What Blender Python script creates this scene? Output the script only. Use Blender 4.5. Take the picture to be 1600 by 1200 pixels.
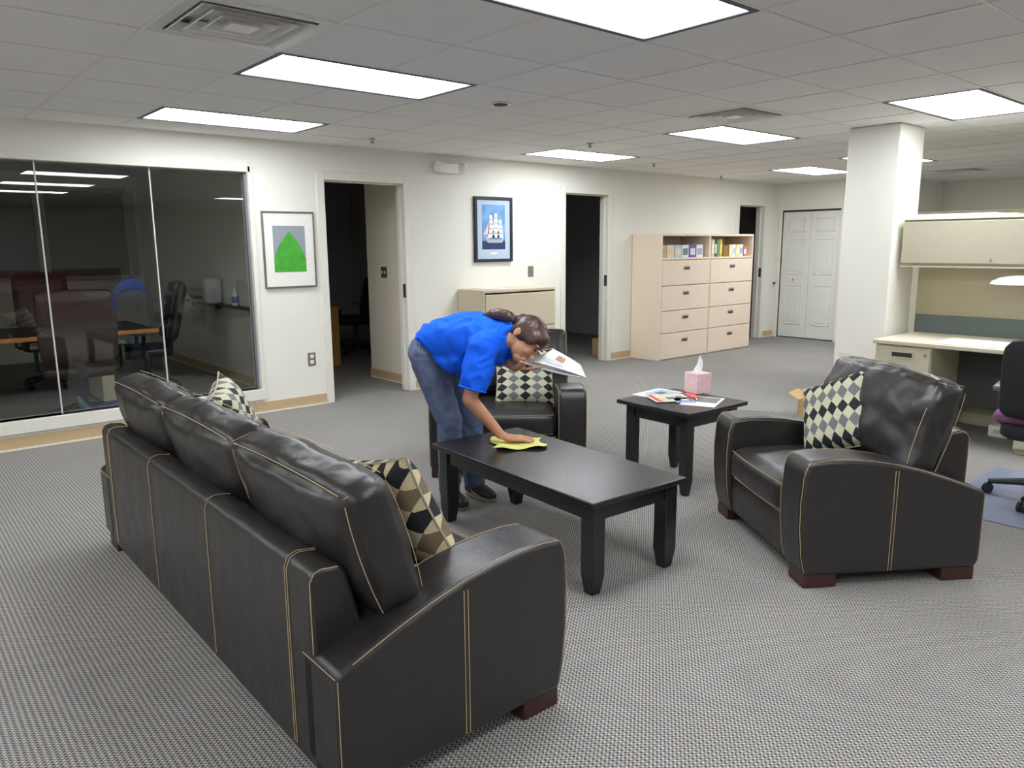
import bpy, bmesh, math, random
import numpy as np
from mathutils import Vector, Matrix, noise as mnoise
random.seed(7)
SC = bpy.context.scene
COL = SC.collection
for o in list(bpy.data.objects): bpy.data.objects.remove(o)

# ------------------------------------------------------------------ camera, world, exposure
CAM = Vector((0.0584, -6.7034, 1.5025))
RV = Vector((0.7585929, -0.65152356, -0.00733901))
UV = Vector((0.12236045, 0.13138745, 0.98375061))
FV = Vector((0.63997245, 0.74716423, -0.1793903))
cd = bpy.data.cameras.new('camera'); cam = bpy.data.objects.new('camera', cd); COL.objects.link(cam)
cd.sensor_width = 36.0; cd.lens = 1185.79 / 1600 * 36.0; cd.clip_start = 0.05; cd.clip_end = 100
m = Matrix.Identity(4)
for i in range(3):
    m[i][0] = RV[i]; m[i][1] = UV[i]; m[i][2] = -FV[i]; m[i][3] = CAM[i]
cam.matrix_world = m
SC.camera = cam
w = bpy.data.worlds.new('World'); SC.world = w; w.use_nodes = True
w.node_tree.nodes['Background'].inputs[0].default_value = (0.02, 0.025, 0.04, 1)
w.node_tree.nodes['Background'].inputs[1].default_value = 0.3
SC.view_settings.view_transform = 'Standard'; SC.view_settings.look = 'None'
SC.view_settings.gamma = 1.0; SC.view_settings.use_curve_mapping = False
SC.view_settings.exposure = 0.80
PANEL_STRENGTH = 9.0        # the ceiling light panels are the only lights of the room
H = 2.44

# ------------------------------------------------------------------ helpers: materials
def lin(c):
    return tuple(((x/255.)/12.92 if x/255. <= .04045 else ((x/255.+.055)/1.055)**2.4) for x in c) + (1,)
MATS = {}
def mat(name, rgb, rough=.6, metal=0., noise=0., nscale=40., bump=0., bscale=120., spec=.5, coat=0., emit=None):
    if name in MATS: return MATS[name]
    mt = bpy.data.materials.new(name); mt.use_nodes = True
    nt = mt.node_tree; bs = nt.nodes['Principled BSDF']
    c = lin(rgb)
    bs.inputs['Base Color'].default_value = c; bs.inputs['Roughness'].default_value = rough
    bs.inputs['Metallic'].default_value = metal; bs.inputs['Specular IOR Level'].default_value = spec
    bs.inputs['Coat Weight'].default_value = coat
    tc = nt.nodes.new('ShaderNodeTexCoord')
    n = nt.nodes.new('ShaderNodeTexNoise'); n.inputs['Scale'].default_value = nscale; n.inputs['Detail'].default_value = 4
    nt.links.new(tc.outputs['Object'], n.inputs['Vector'])
    a = noise if noise else .04
    mp = nt.nodes.new('ShaderNodeMapRange'); mp.inputs['From Min'].default_value = .25; mp.inputs['From Max'].default_value = .75
    mp.inputs['To Min'].default_value = 1 - a; mp.inputs['To Max'].default_value = 1 + a
    nt.links.new(n.outputs['Fac'], mp.inputs['Value'])
    vm = nt.nodes.new('ShaderNodeVectorMath'); vm.operation = 'SCALE'; vm.inputs[0].default_value = c[:3]
    nt.links.new(mp.outputs['Result'], vm.inputs['Scale']); nt.links.new(vm.outputs['Vector'], bs.inputs['Base Color'])
    if bump:
        n2 = nt.nodes.new('ShaderNodeTexNoise'); n2.inputs['Scale'].default_value = bscale; n2.inputs['Detail'].default_value = 5
        nt.links.new(tc.outputs['Object'], n2.inputs['Vector'])
        b = nt.nodes.new('ShaderNodeBump'); b.inputs['Strength'].default_value = bump; b.inputs['Distance'].default_value = .01
        nt.links.new(n2.outputs['Fac'], b.inputs['Height']); nt.links.new(b.outputs['Normal'], bs.inputs['Normal'])
    if emit:
        bs.inputs['Emission Color'].default_value = c; bs.inputs['Emission Strength'].default_value = emit
    MATS[name] = mt
    return mt
def N(nt, typ, **kw):
    n = nt.nodes.new(typ)
    for k, v in kw.items(): setattr(n, k, v)
    return n
def mth(nt, op, a, b=None):
    n = nt.nodes.new('ShaderNodeMath'); n.operation = op
    for i, x in enumerate((a, b)):
        if x is None: continue
        if isinstance(x, (int, float)): n.inputs[i].default_value = x
        else: nt.links.new(x, n.inputs[i])
    return n.outputs[0]

def carpet_material():
    mt = bpy.data.materials.new('woven_carpet'); mt.use_nodes = True; nt = mt.node_tree; bs = nt.nodes['Principled BSDF']
    tc = N(nt, 'ShaderNodeTexCoord'); sp = N(nt, 'ShaderNodeSeparateXYZ'); nt.links.new(tc.outputs['Object'], sp.inputs[0])
    x, y = sp.outputs['X'], sp.outputs['Y']
    sx = mth(nt, 'SINE', mth(nt, 'MULTIPLY', x, 2*math.pi/.0185)); sy = mth(nt, 'SINE', mth(nt, 'MULTIPLY', y, 2*math.pi/.0150))
    v = mth(nt, 'ADD', mth(nt, 'MULTIPLY', mth(nt, 'ADD', mth(nt, 'MULTIPLY', sx, sy), mth(nt, 'MULTIPLY', sx, .45)), .5), .5)
    no = N(nt, 'ShaderNodeTexNoise'); no.inputs['Scale'].default_value = 160; nt.links.new(tc.outputs['Object'], no.inputs['Vector'])
    v2 = mth(nt, 'ADD', v, mth(nt, 'MULTIPLY', mth(nt, 'SUBTRACT', no.outputs['Fac'], .5), .9))
    cr = N(nt, 'ShaderNodeValToRGB'); nt.links.new(v2, cr.inputs[0])
    cr.color_ramp.elements[0].position = .10; cr.color_ramp.elements[0].color = lin((78, 76, 80))
    cr.color_ramp.elements[1].position = .9; cr.color_ramp.elements[1].color = lin((190, 187, 180))
    e = cr.color_ramp.elements.new(.5); e.color = lin((138, 136, 134))
    big = N(nt, 'ShaderNodeTexNoise'); big.inputs['Scale'].default_value = 1.3; nt.links.new(tc.outputs['Object'], big.inputs['Vector'])
    mp = N(nt, 'ShaderNodeMapRange'); mp.inputs['To Min'].default_value = .9; mp.inputs['To Max'].default_value = 1.1; nt.links.new(big.outputs['Fac'], mp.inputs['Value'])
    yn = N(nt, 'ShaderNodeTexNoise'); yn.inputs['Scale'].default_value = 75; nt.links.new(tc.outputs['Object'], yn.inputs['Vector'])
    yr = N(nt, 'ShaderNodeValToRGB'); nt.links.new(yn.outputs['Fac'], yr.inputs[0]); yr.color_ramp.elements[0].position = .35; yr.color_ramp.elements[1].position = .65
    yr.color_ramp.elements[0].color = (1.06, 1.0, .90, 1); yr.color_ramp.elements[1].color = (.95, .98, 1.05, 1)      # warm and cool yarns
    ym = N(nt, 'ShaderNodeVectorMath', operation='MULTIPLY'); nt.links.new(cr.outputs['Color'], ym.inputs[0]); nt.links.new(yr.outputs['Color'], ym.inputs[1])
    vm = N(nt, 'ShaderNodeVectorMath', operation='SCALE'); nt.links.new(ym.outputs[0], vm.inputs[0]); nt.links.new(mp.outputs[0], vm.inputs['Scale'])
    nt.links.new(vm.outputs[0], bs.inputs['Base Color'])
    bs.inputs['Roughness'].default_value = .95; bs.inputs['Specular IOR Level'].default_value = .1
    b = N(nt, 'ShaderNodeBump'); b.inputs['Strength'].default_value = .35; b.inputs['Distance'].default_value = .004
    nt.links.new(v2, b.inputs['Height']); nt.links.new(b.outputs['Normal'], bs.inputs['Normal'])
    return mt

def tile_material():
    mt = mat('ceiling_tile', (247, 245, 241), .95, noise=.07, nscale=190, bump=.5, bscale=260, spec=.1)
    return mt

def glass_material(name, f0, tint):
    mt = bpy.data.materials.new(name); mt.use_nodes = True; nt = mt.node_tree
    nt.nodes.remove(nt.nodes['Principled BSDF']); out = nt.nodes['Material Output']
    g = N(nt, 'ShaderNodeNewGeometry'); d = N(nt, 'ShaderNodeVectorMath', operation='DOT_PRODUCT')
    nt.links.new(g.outputs['Incoming'], d.inputs[0]); nt.links.new(g.outputs['Normal'], d.inputs[1])
    c = mth(nt, 'ABSOLUTE', d.outputs['Value'])
    f = mth(nt, 'ADD', mth(nt, 'MULTIPLY', mth(nt, 'POWER', mth(nt, 'SUBTRACT', 1., c), 5.), 1 - f0), f0)
    tr = N(nt, 'ShaderNodeBsdfTransparent'); tr.inputs[0].default_value = tint
    gl = N(nt, 'ShaderNodeBsdfGlossy'); gl.inputs['Roughness'].default_value = 0.0
    mx = N(nt, 'ShaderNodeMixShader'); nt.links.new(f, mx.inputs[0]); nt.links.new(tr.outputs[0], mx.inputs[1]); nt.links.new(gl.outputs[0], mx.inputs[2])
    nt.links.new(mx.outputs[0], out.inputs['Surface'])
    return mt

def diamond_material(name, cols, a=.062, b=.050):
    """woven harlequin cloth: cream lozenges between columns of dark and grey ones"""
    mt = bpy.data.materials.new(name); mt.use_nodes = True; nt = mt.node_tree; bs = nt.nodes['Principled BSDF']
    tc = N(nt, 'ShaderNodeTexCoord'); sp = N(nt, 'ShaderNodeSeparateXYZ'); nt.links.new(tc.outputs['Object'], sp.inputs[0])
    X = mth(nt, 'DIVIDE', sp.outputs['X'], 2*a); Y = mth(nt, 'DIVIDE', sp.outputs['Y'], 2*b)
    i = mth(nt, 'FLOOR', mth(nt, 'ADD', X, Y)); j = mth(nt, 'FLOOR', mth(nt, 'SUBTRACT', X, Y))
    s = mth(nt, 'ADD', i, j); par = mth(nt, 'FLOORED_MODULO', s, 2.); q = mth(nt, 'FLOORED_MODULO', s, 4.)
    dark = mth(nt, 'GREATER_THAN', q, 2.5)
    no = N(nt, 'ShaderNodeTexNoise'); no.inputs['Scale'].default_value = 220; nt.links.new(tc.outputs['Object'], no.inputs['Vector'])
    m1 = N(nt, 'ShaderNodeMixRGB'); nt.links.new(dark, m1.inputs[0]); m1.inputs[1].default_value = lin(cols[1]); m1.inputs[2].default_value = lin(cols[2])
    m2 = N(nt, 'ShaderNodeMixRGB'); nt.links.new(par, m2.inputs[0]); m2.inputs[1].default_value = lin(cols[0]); nt.links.new(m1.outputs[0], m2.inputs[2])
    mp = N(nt, 'ShaderNodeMapRange'); mp.inputs['To Min'].default_value = .65; mp.inputs['To Max'].default_value = 1.35; nt.links.new(no.outputs['Fac'], mp.inputs['Value'])
    vm = N(nt, 'ShaderNodeVectorMath', operation='SCALE'); nt.links.new(m2.outputs[0], vm.inputs[0]); nt.links.new(mp.outputs[0], vm.inputs['Scale'])
    nt.links.new(vm.outputs[0], bs.inputs['Base Color']); bs.inputs['Roughness'].default_value = .85
    return mt

def leather_material(name, rgb, rough=.36):
    mt = bpy.data.materials.new(name); mt.use_nodes = True; nt = mt.node_tree; bs = nt.nodes['Principled BSDF']
    bs.inputs['Base Color'].default_value = lin(rgb); bs.inputs['Specular IOR Level'].default_value = .68
    tc = N(nt, 'ShaderNodeTexCoord')
    n1 = N(nt, 'ShaderNodeTexNoise'); n1.inputs['Scale'].default_value = 9; n1.inputs['Detail'].default_value = 3; nt.links.new(tc.outputs['Object'], n1.inputs['Vector'])
    n2 = N(nt, 'ShaderNodeTexVoronoi'); n2.inputs['Scale'].default_value = 420; nt.links.new(tc.outputs['Object'], n2.inputs['Vector'])
    mp = N(nt, 'ShaderNodeMapRange'); mp.inputs['To Min'].default_value = rough - .07; mp.inputs['To Max'].default_value = rough + .1
    nt.links.new(n1.outputs['Fac'], mp.inputs['Value']); nt.links.new(mp.outputs[0], bs.inputs['Roughness'])
    b1 = N(nt, 'ShaderNodeBump'); b1.inputs['Strength'].default_value = .25; b1.inputs['Distance'].default_value = .02; nt.links.new(n1.outputs['Fac'], b1.inputs['Height'])
    b2 = N(nt, 'ShaderNodeBump'); b2.inputs['Strength'].default_value = .12; b2.inputs['Distance'].default_value = .002
    nt.links.new(n2.outputs['Distance'], b2.inputs['Height']); nt.links.new(b1.outputs['Normal'], b2.inputs['Normal']); nt.links.new(b2.outputs['Normal'], bs.inputs['Normal'])
    return mt

def emission_material(name, rgb, s):
    mt = bpy.data.materials.new(name); mt.use_nodes = True; nt = mt.node_tree
    nt.nodes.remove(nt.nodes['Principled BSDF'])
    e = N(nt, 'ShaderNodeEmission'); e.inputs[0].default_value = lin(rgb); e.inputs[1].default_value = s
    nt.links.new(e.outputs[0], nt.nodes['Material Output'].inputs['Surface'])
    return mt

M_WALL = mat('wall_paint', (236, 234, 224), .8, noise=.015, nscale=3, bump=.06, bscale=300, spec=.2)
M_CONF = mat('conference_paint', (234, 230, 218), .85, spec=.2)
M_SHADEW = mat('unlit_office_shade', (190, 190, 190), .9, spec=.2)  # darker grey stands in for the lack of light in the offices
M_TRIM = mat('trim_paint', (232, 229, 218), .45)
M_DOOR = mat('door_paint', (230, 229, 222), .5)
M_BASE = mat('tan_baseboard', (200, 174, 134), .6, noise=.05)
M_CARPET = carpet_material()
M_TILE = tile_material()
M_TEE = mat('grid_white', (240, 238, 232), .7)
M_GLASS = glass_material('partition_glass', .06, (.93, .95, .94, 1))
M_LENS = emission_material('light_diffuser', (246, 250, 255), PANEL_STRENGTH)
M_DKFRAME = mat('dark_metal_frame', (58, 58, 66), .5)
M_ALU = mat('brushed_aluminium', (228, 226, 220), .35, metal=.1)
M_STEEL = mat('steel', (190, 190, 188), .3, metal=.9)
M_BLACK = mat('black_plastic', (26, 26, 28), .5)
M_LEATHER = leather_material('black_leather', (38, 35, 34), .35)
M_STITCH = mat('tan_stitching', (186, 164, 126), .8)
M_WOODFOOT = mat('red_brown_wood', (64, 36, 30), .45, noise=.2, nscale=25)
M_BLKWOOD = mat('black_stained_wood', (36, 34, 36), .27, noise=.15, nscale=30, bump=.05, bscale=60)
M_PAPER = mat('white_paper', (240, 240, 238), .8)
M_CREAM = mat('cream_metal', (202, 196, 168), .5)
M_BEIGE = mat('beige_file_metal', (238, 220, 198), .5)
M_TAUPE = mat('taupe_file_metal', (206, 194, 168), .5)
M_SHADOW = mat('recess_shade', (60, 56, 52), .8)  # shade inside pulls and slots, put in as a dark colour
M_BRASS = mat('antique_pull', (176, 168, 154), .4, metal=.5)
M_CARD = mat('cardboard', (198, 160, 108), .85, noise=.08)
M_WHITEPL = mat('white_plastic', (238, 236, 228), .45)

# ------------------------------------------------------------------ helpers: geometry
class MB:
    def __init__(s): s.v = []; s.f = []
    def add(s, vs, fs):
        k = len(s.v); s.v += [tuple(p) for p in vs]; s.f += [tuple(i + k for i in f) for f in fs]; return s
    def box(s, x0, x1, y0, y1, z0, z1):
        v = [(x, y, z) for z in (z0, z1) for y in (y0, y1) for x in (x0, x1)]
        return s.add(v, [(0, 2, 3, 1), (4, 5, 7, 6), (0, 1, 5, 4), (2, 6, 7, 3), (0, 4, 6, 2), (1, 3, 7, 5)])
    def prism(s, pts, ax, a, b):
        """outline pts (2-D) extruded along axis ax from a to b"""
        def P(p, t):
            return {'x': (t, p[0], p[1]), 'y': (p[0], t, p[1]), 'z': (p[0], p[1], t)}[ax]
        n = len(pts); v = [P(p, a) for p in pts] + [P(p, b) for p in pts]
        return s.add(v, [tuple(range(n))[::-1], tuple(range(n, 2*n))] + [(i, (i+1) % n, n+(i+1) % n, n+i) for i in range(n)])
    def tube(s, pts, r, n=6, cap=True):
        pts = [Vector(p) for p in pts]; rs = r if isinstance(r, (list, tuple)) else [r]*len(pts)
        k = len(s.v); prev = None
        for i, p in enumerate(pts):
            t = (pts[min(i+1, len(pts)-1)] - pts[max(i-1, 0)])
            t = t.normalized() if t.length > 1e-9 else Vector((0, 0, 1))
            if prev is None:
                up = Vector((0, 0, 1)) if abs(t.z) < .9 else Vector((1, 0, 0)); a = t.cross(up).normalized()
            else:
                a = (prev - t*prev.dot(t)); a = a.normalized() if a.length > 1e-6 else prev
            prev = a; b = t.cross(a)
            for j in range(n):
                an = 2*math.pi*j/n; s.v.append(tuple(p + (a*math.cos(an) + b*math.sin(an))*rs[i]))
        for i in range(len(pts)-1):
            for j in range(n):
                q = k+i*n; s.f.append((q+j, q+(j+1) % n, q+n+(j+1) % n, q+n+j))
        if cap:
            s.f.append(tuple(k+j for j in range(n))[::-1]); q = k+(len(pts)-1)*n; s.f.append(tuple(q+j for j in range(n)))
        return s
    def lathe(s, prof, c=(0, 0, 0), n=20):
        k = len(s.v)
        for r, z in prof:
            for j in range(n):
                an = 2*math.pi*j/n; s.v.append((c[0]+r*math.cos(an), c[1]+r*math.sin(an), c[2]+z))
        for i in range(len(prof)-1):
            for j in range(n):
                q = k+i*n; s.f.append((q+j, q+(j+1) % n, q+n+(j+1) % n, q+n+j))
        s.f.append(tuple(k+j for j in range(n))[::-1]); q = k+(len(prof)-1)*n; s.f.append(tuple(q+j for j in range(n)))
        return s
    def grid(s, fn, nu, nv):
        k = len(s.v)
        for i in range(nu+1):
            for j in range(nv+1): s.v.append(tuple(fn(i/nu, j/nv)))
        for i in range(nu):
            for j in range(nv):
                q = k+i*(nv+1)+j; s.f.append((q, q+nv+1, q+nv+2, q+1))
        return s
    def mesh(s, name, m, smooth=False, angle=40):
        me = bpy.data.meshes.new(name); me.from_pydata(s.v, [], s.f); me.validate()
        bm = bmesh.new(); bm.from_mesh(me); bmesh.ops.recalc_face_normals(bm, faces=bm.faces[:]); bm.to_mesh(me); bm.free()
        if m: me.materials.append(m)
        if smooth:
            me.polygons.foreach_set('use_smooth', [True]*len(me.polygons))
            me.set_sharp_from_angle(angle=math.radians(angle))
        return me
    def build(s, name, m, parent=None, smooth=False, bevel=0, seg=2, angle=40, loc=None, rot=None, label=None):
        o = bpy.data.objects.new(name, s.mesh(name, m, smooth or bevel > 0, angle)); COL.objects.link(o)
        if parent: o.parent = parent
        if loc: o.location = loc
        if rot: o.rotation_euler = rot
        if bevel:
            b = o.modifiers.new('bevel', 'BEVEL'); b.width = bevel; b.segments = seg; b.limit_method = 'ANGLE'; b.angle_limit = math.radians(38)
        if label: o['label'] = label
        return o
def BX(*a): return MB().box(*a)
def thing(name, label, cat, loc=(0, 0, 0), rz=0, group=None):
    o = bpy.data.objects.new(name, None); COL.objects.link(o); o.empty_display_size = .1
    o.location = loc; o.rotation_euler = (0, 0, rz); o['label'] = label; o['category'] = cat
    if group: o['group'] = group
    return o
def tag(o, label, cat, group=None):
    o['label'] = label; o['category'] = cat
    if group: o['group'] = group
    return o
def struct(o):
    o['kind'] = 'structure'; return o
def copy_tree(o, parent=None):
    c = o.copy(); COL.objects.link(c); c.parent = parent
    for ch in list(o.children): copy_tree(ch, c)
    return c

def cushion(lx, ly, lz, r, bulge=(0, 0, 0), n=14, wr=0., seed=0, fq=5.):
    """soft rounded block centred at the origin; bulge = how far each pair of faces swells"""
    bm = bmesh.new(); bmesh.ops.create_cube(bm, size=2)
    bmesh.ops.subdivide_edges(bm, edges=bm.edges[:], cuts=n, use_grid_fill=True)
    h = Vector((lx/2, ly/2, lz/2)); out = MB(); bm.verts.ensure_lookup_table()
    for v in bm.verts:
        p = v.co.copy(); q = Vector((p.x*h.x, p.y*h.y, p.z*h.z))
        inner = Vector([max(-(h[i]-r), min(h[i]-r, q[i])) for i in range(3)])
        d = q-inner
        if d.length > 1e-9: q = inner + d.normalized()*r
        fx = (1-p.y**2)*(1-p.z**2); fy = (1-p.x**2)*(1-p.z**2); fz = (1-p.x**2)*(1-p.y**2)
        nrm = Vector((q.x/h.x**1, q.y/h.y, q.z/h.z))
        q += Vector((p.x*bulge[0]*max(fx, 0)**.6, p.y*bulge[1]*max(fy, 0)**.6, p.z*bulge[2]*max(fz, 0)**.6))
        if wr:
            w_ = mnoise.noise(Vector((q.x*fq*1.6+seed, q.y*fq, q.z*fq*1.6)))*wr + abs(mnoise.noise(Vector((q.x*fq*2+seed, q.y*fq*3.1+7, q.z*fq*1.2))))*wr*.8
            q += nrm.normalized()*w_
        out.v.append(tuple(q))
    out.f = [tuple(v.index for v in f.verts) for f in bm.faces]; bm.free()
    return out
def xform(mb, M):
    mb.v = [tuple(M @ Vector(p)) for p in mb.v]; return mb
def arc(f, n): return [f(i/n) for i in range(n+1)]

# ================================================================== STRUCTURE
struct(BX(-4.2, 13.6, -13.2, 6.2, -.06, 0).build('floor', M_CARPET))
def wallbox(name, pieces, m):
    b = MB()
    for p in pieces: b.box(*p)
    return struct(b.build(name, m))
D1 = (3.49, 4.37); D2 = (6.66, 7.43); D3 = (10.36, 11.06); DH = 2.125
GX0, GX1, GZ0, GZ1 = -2.6, 2.77, .225, 2.155
T = .12
wallbox('wall_back', [(-4.2, GX0, 0, T, 0, H+.06), (GX0, GX1, 0, T, 0, GZ0), (GX0, GX1, 0, T, GZ1, H+.06),
        (GX1, D1[0], 0, T, 0, H+.06), (D1[0], D1[1], 0, T, DH, H+.06), (D1[1], D2[0], 0, T, 0, H+.06), (D2[0], D2[1], 0, T, DH, H+.06),
        (D2[1], D3[0], 0, T, 0, H+.06), (D3[0], D3[1], 0, T, DH-.04, H+.06), (D3[1], 13.6, 0, T, 0, H+.06)], M_WALL)
CLX = 11.45
wallbox('wall_closet', [(CLX, CLX+T, -.10, 0, 0, H+.06), (CLX, CLX+T, -1.06, -.10, 2.02, H+.06), (CLX, CLX+T, -1.75, -1.06, 0, H+.06),
                        (CLX+T, 13.4, -1.75, -1.63, 0, H+.06), (CLX+.75, CLX+.8, -1.63, 0, 0, H+.06)], M_WALL)
wallbox('wall_right', [(13.4, 13.6, -13.2, -1.63, 0, H+.06)], M_WALL)
wallbox('wall_left', [(-3.2, -3.0, -13.2, 0, 0, H+.06)], M_WALL)
wallbox('wall_front', [(-4.0, 13.4, -13.2, -13.0, 0, H+.06)], M_WALL)
wallbox('wall_conference', [(3.25, 3.37, T, 6.0, 0, 2.5), (-4.2, 3.25, 5.2, 5.4, 0, 2.5), (-4.2, -4.0, T, 5.2, 0, 2.5)], M_CONF)
wallbox('wall_office', [(4.55, 4.67, T, 1.08, 0, 2.5), (4.67, 5.6, .96, 1.08, 0, 2.5)], mat('office_paint', (242, 232, 214), .85, spec=.2))
wallbox('wall_dark_offices', [(3.37, 13.6, 4.6, 4.8, 0, 2.5), (6.3, 6.4, T, 4.6, 0, 2.5), (9.5, 9.6, T, 4.6, 0, 2.5), (13.4, 13.6, T, 4.6, 0, 2.5)], M_SHADEW)
# square column beside the work station
struct(BX(6.5, 6.96, -3.95, -3.53, 0, H).build('column', M_WALL, bevel=.006))

# ceiling: deck, exposed tee grid, tiles
PX = .622; X0 = 1.14; Y0 = -2.985
deck = struct(BX(-4.2, 13.6, -13.2, 6.2, 2.50, 2.56).build('ceiling', M_TILE))
kx = range(-8, 20); ky = range(-16, 5)
LIGHTS = {}       # cell (i, j) -> number of cells along x
for i in (1-6, 1, 7, 13):
    for j in ((3, 0, -3, -6, -9) if i < 13 else (2, -4, -7, -10)):
        LIGHTS[(i, j)] = 2
LIGHTS[(12, 0)] = 2
g = MB()
for k in kx:
    x = X0+k*PX
    if not -4 < x < 13.4: continue
    ys = [-13.0] + [v for j in range(-12, 5) if (k-1, j) in LIGHTS for v in (Y0+j*PX, Y0+(j+1)*PX)] + [0.0]
    for q in range(0, len(ys), 2): g.box(x-.010, x+.010, ys[q], ys[q+1], H, H+.0015)
for k in ky:
    y = Y0+k*PX
    if -13 < y < 0: g.box(-4, 13.4, y-.010, y+.010, H+.0003, H+.0018)
g.box(-4, 13.4, -.022, 0, H, H+.003)
g.build('grid_tees', M_TEE, deck)
VENTS = [(0, -1), (6, -1), (16, 0)]
skip = set()
for (i, j), n_ in LIGHTS.items():
    for q in range(n_): skip.add((i+q, j))
skip |= set(VENTS)
def proj(p):
    d = Vector(p)-CAM; z = d.dot(FV)
    return (800+1185.79*d.dot(RV)/z, 600-1185.79*d.dot(UV)/z) if z > .1 else None
tile_mesh = BX(.004, PX-.004, .004, PX-.004, 0, .016).mesh('tile', M_TILE)
rest = MB(); ntile = 0
for i in kx:
    for j in ky:
        x, y = X0+i*PX, Y0+j*PX
        if x < -4 or x > 13.3 or y < -13 or y > -.02 or (i, j) in skip: continue
        y1 = min(PX, -y)
        pts = [proj((x+a*PX, y+b*y1, H)) for a in (0, .5, 1) for b in (0, .5, 1)]
        if any(p and 0 <= p[0] <= 1600 and 0 <= p[1] <= 1200 for p in pts) and y1 > .6 and ntile < 298:
            o = bpy.data.objects.new('ceiling_tile', tile_mesh); COL.objects.link(o); o.parent = deck; o.location = (x, y, H+.0022+random.uniform(0, .0012)); ntile += 1
        else:
            rest.box(x+.004, x+PX-.004, y+.004, y+y1-.004, H+.0025, H+.02)
o = rest.build('tile_field', M_TILE, deck); o['kind'] = 'stuff'

# baseboards
def baseboard(name, pieces, axis='x'):
    b = MB(); c = MB()
    for p in pieces:
        b.box(*p, .012, .10); x0, x1, y0, y1 = p; e = .006
        c.box(x0-(e if axis == 'y' else 0), x1, y0-(e if axis == 'x' else 0), y1, 0, .014)
    o = struct(b.build(name, M_BASE)); c.build('shoe_strip', M_TRIM, o)
baseboard('baseboard_back', [(-4, D1[0]-.06, -.012, 0), (D1[1]+.06, D2[0]-.10, -.012, 0), (D2[1]+.10, D3[0]-.1, -.012, 0), (D3[1]+.13, CLX, -.012, 0)])
baseboard('baseboard_conference', [(3.235, 3.25, T, 5.2)], 'y')
baseboard('baseboard_office', [(4.535, 4.55, T, 1.08)], 'y')

# glazed partition
wf = MB(); e = .045
wf.box(GX0, GX1+.02, -.022, T+.02, GZ1-.005, GZ1+.045); wf.box(GX0, GX1+.03, -.03, T+.02, GZ0-.10, GZ0)
wf.box(GX1-.005, GX1+.035, -.022, T+.02, GZ0-.1, GZ1+.045)
win = struct(wf.build('window_1', M_TRIM, bevel=.004))
BX(GX1-.025, GX1-.005, .025, .065, GZ0, GZ1-.005).build('edge_channel', mat('grey_channel', (120, 122, 128), .4), win)
cuts = [GX0, .30, 1.17, 1.975, GX1-.025]
for a, b in zip(cuts[:-1], cuts[1:]):
    BX(a+.004, b-.004, .04, .05, GZ0, GZ1-.005).build('pane', M_GLASS, win)
for c in cuts[1:-1]:
    BX(c-.005, c+.005, .036, .054, GZ0, GZ1-.005).build('glazing_joint', mat('silicone_joint', (205, 206, 200), .4), win)

# night window in the far wall of the conference room
wn = MB(); wn.box(-2.0, 3.1, 5.16, 5.2, 2.27, 2.32); wn.box(-2.0, 3.1, 5.12, 5.2, 1.08, 1.13)
for x in (-2.0, -.02, 1.95, 3.05): wn.box(x, x+.13, 5.15, 5.2, 1.13, 2.27)
w2 = struct(wn.build('window_2', mat('grey_mullion', (170, 166, 156), .6)))
for a, b in ((-1.87, -.02), (.11, 1.95), (2.08, 3.05)):
    BX(a, b, 5.175, 5.19, 1.13, 2.27).build('pane', mat('hazed_night_glass', (84, 86, 88), .25), w2)  # reflection haze is mixed into the pane grey

# door openings with casings
def casing(name, x0, x1, h, tw=.075, strike=True):
    b = MB()
    b.box(x0-tw, x0+.004, -.018, T+.018, 0, h+tw); b.box(x1-.004, x1+tw, -.018, T+.018, 0, h+tw); b.box(x0+.004, x1-.004, -.018, T+.018, h-.004, h+tw)
    b.box(x0, x0+.016, .05, .09, 0, h); b.box(x1-.016, x1, .05, .09, 0, h); b.box(x0+.016, x1-.016, .05, .09, h-.016, h)
    o = struct(b.build(name, M_TRIM, bevel=.005))
    if strike:
        BX(x1-.012, x1-.003, .0, .042, .98, 1.12).build('strike_plate', M_DKFRAME, o, bevel=.002)
    return o
casing('door_1', *D1, DH); casing('door_2', *D2, DH); casing('door_3', *D3, DH-.04)
# closet with two panelled bifold leaves, facing -x
cy0, cy1, ch = -1.06, -.10, 2.02
b = MB(); tw = .075
b.box(CLX-.018, CLX+.1, cy0-tw, cy0, 0, ch+tw); b.box(CLX-.018, CLX+.1, cy1, cy1+.06, 0, ch+tw); b.box(CLX-.018, CLX+.1, cy0, cy1, ch, ch+tw)
cl = struct(b.build('door_4', M_TRIM, bevel=.005))
BX(CLX+.03, CLX+.06, cy0, cy1, ch-.025, ch).build('track', M_DKFRAME, cl)
lw = (cy1-cy0)/2-.006
for k in range(2):
    y0 = cy0+.004+k*(lw+.004)
    leaf = BX(CLX+.02, CLX+.05, y0, y0+lw, .015, ch-.028).build('door_leaf', M_DOOR, cl, bevel=.003)
    for z0, z1 in ((.22, .86), (1.02, 1.58), (1.68, 1.90)):
        fr = MB(); a0, a1 = y0+.09, y0+lw-.09; x_ = CLX+.02
        # recessed moulding ring and raised field
        fr.box(x_-.007, x_+.001, a0, a1, z0, z0+.022); fr.box(x_-.007, x_+.001, a0, a1, z1-.022, z1)
        fr.box(x_-.007, x_+.001, a0, a0+.022, z0, z1); fr.box(x_-.007, x_+.001, a1-.022, a1, z0, z1)
        fr.box(x_-.006, x_+.001, a0+.042, a1-.042, z0+.042, z1-.042)
        fr.build('raised_panel', M_DOOR, leaf, bevel=.005)
    if k == 1:
        MB().lathe([(.006, 0), (.006, .015), (.016, .02), (.018, .03), (.01, .038)], n=12).build('knob', M_BRASS, leaf, smooth=True, loc=(CLX+.02, y0+lw/2, .94), rot=(0, -math.pi/2, 0))

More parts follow.
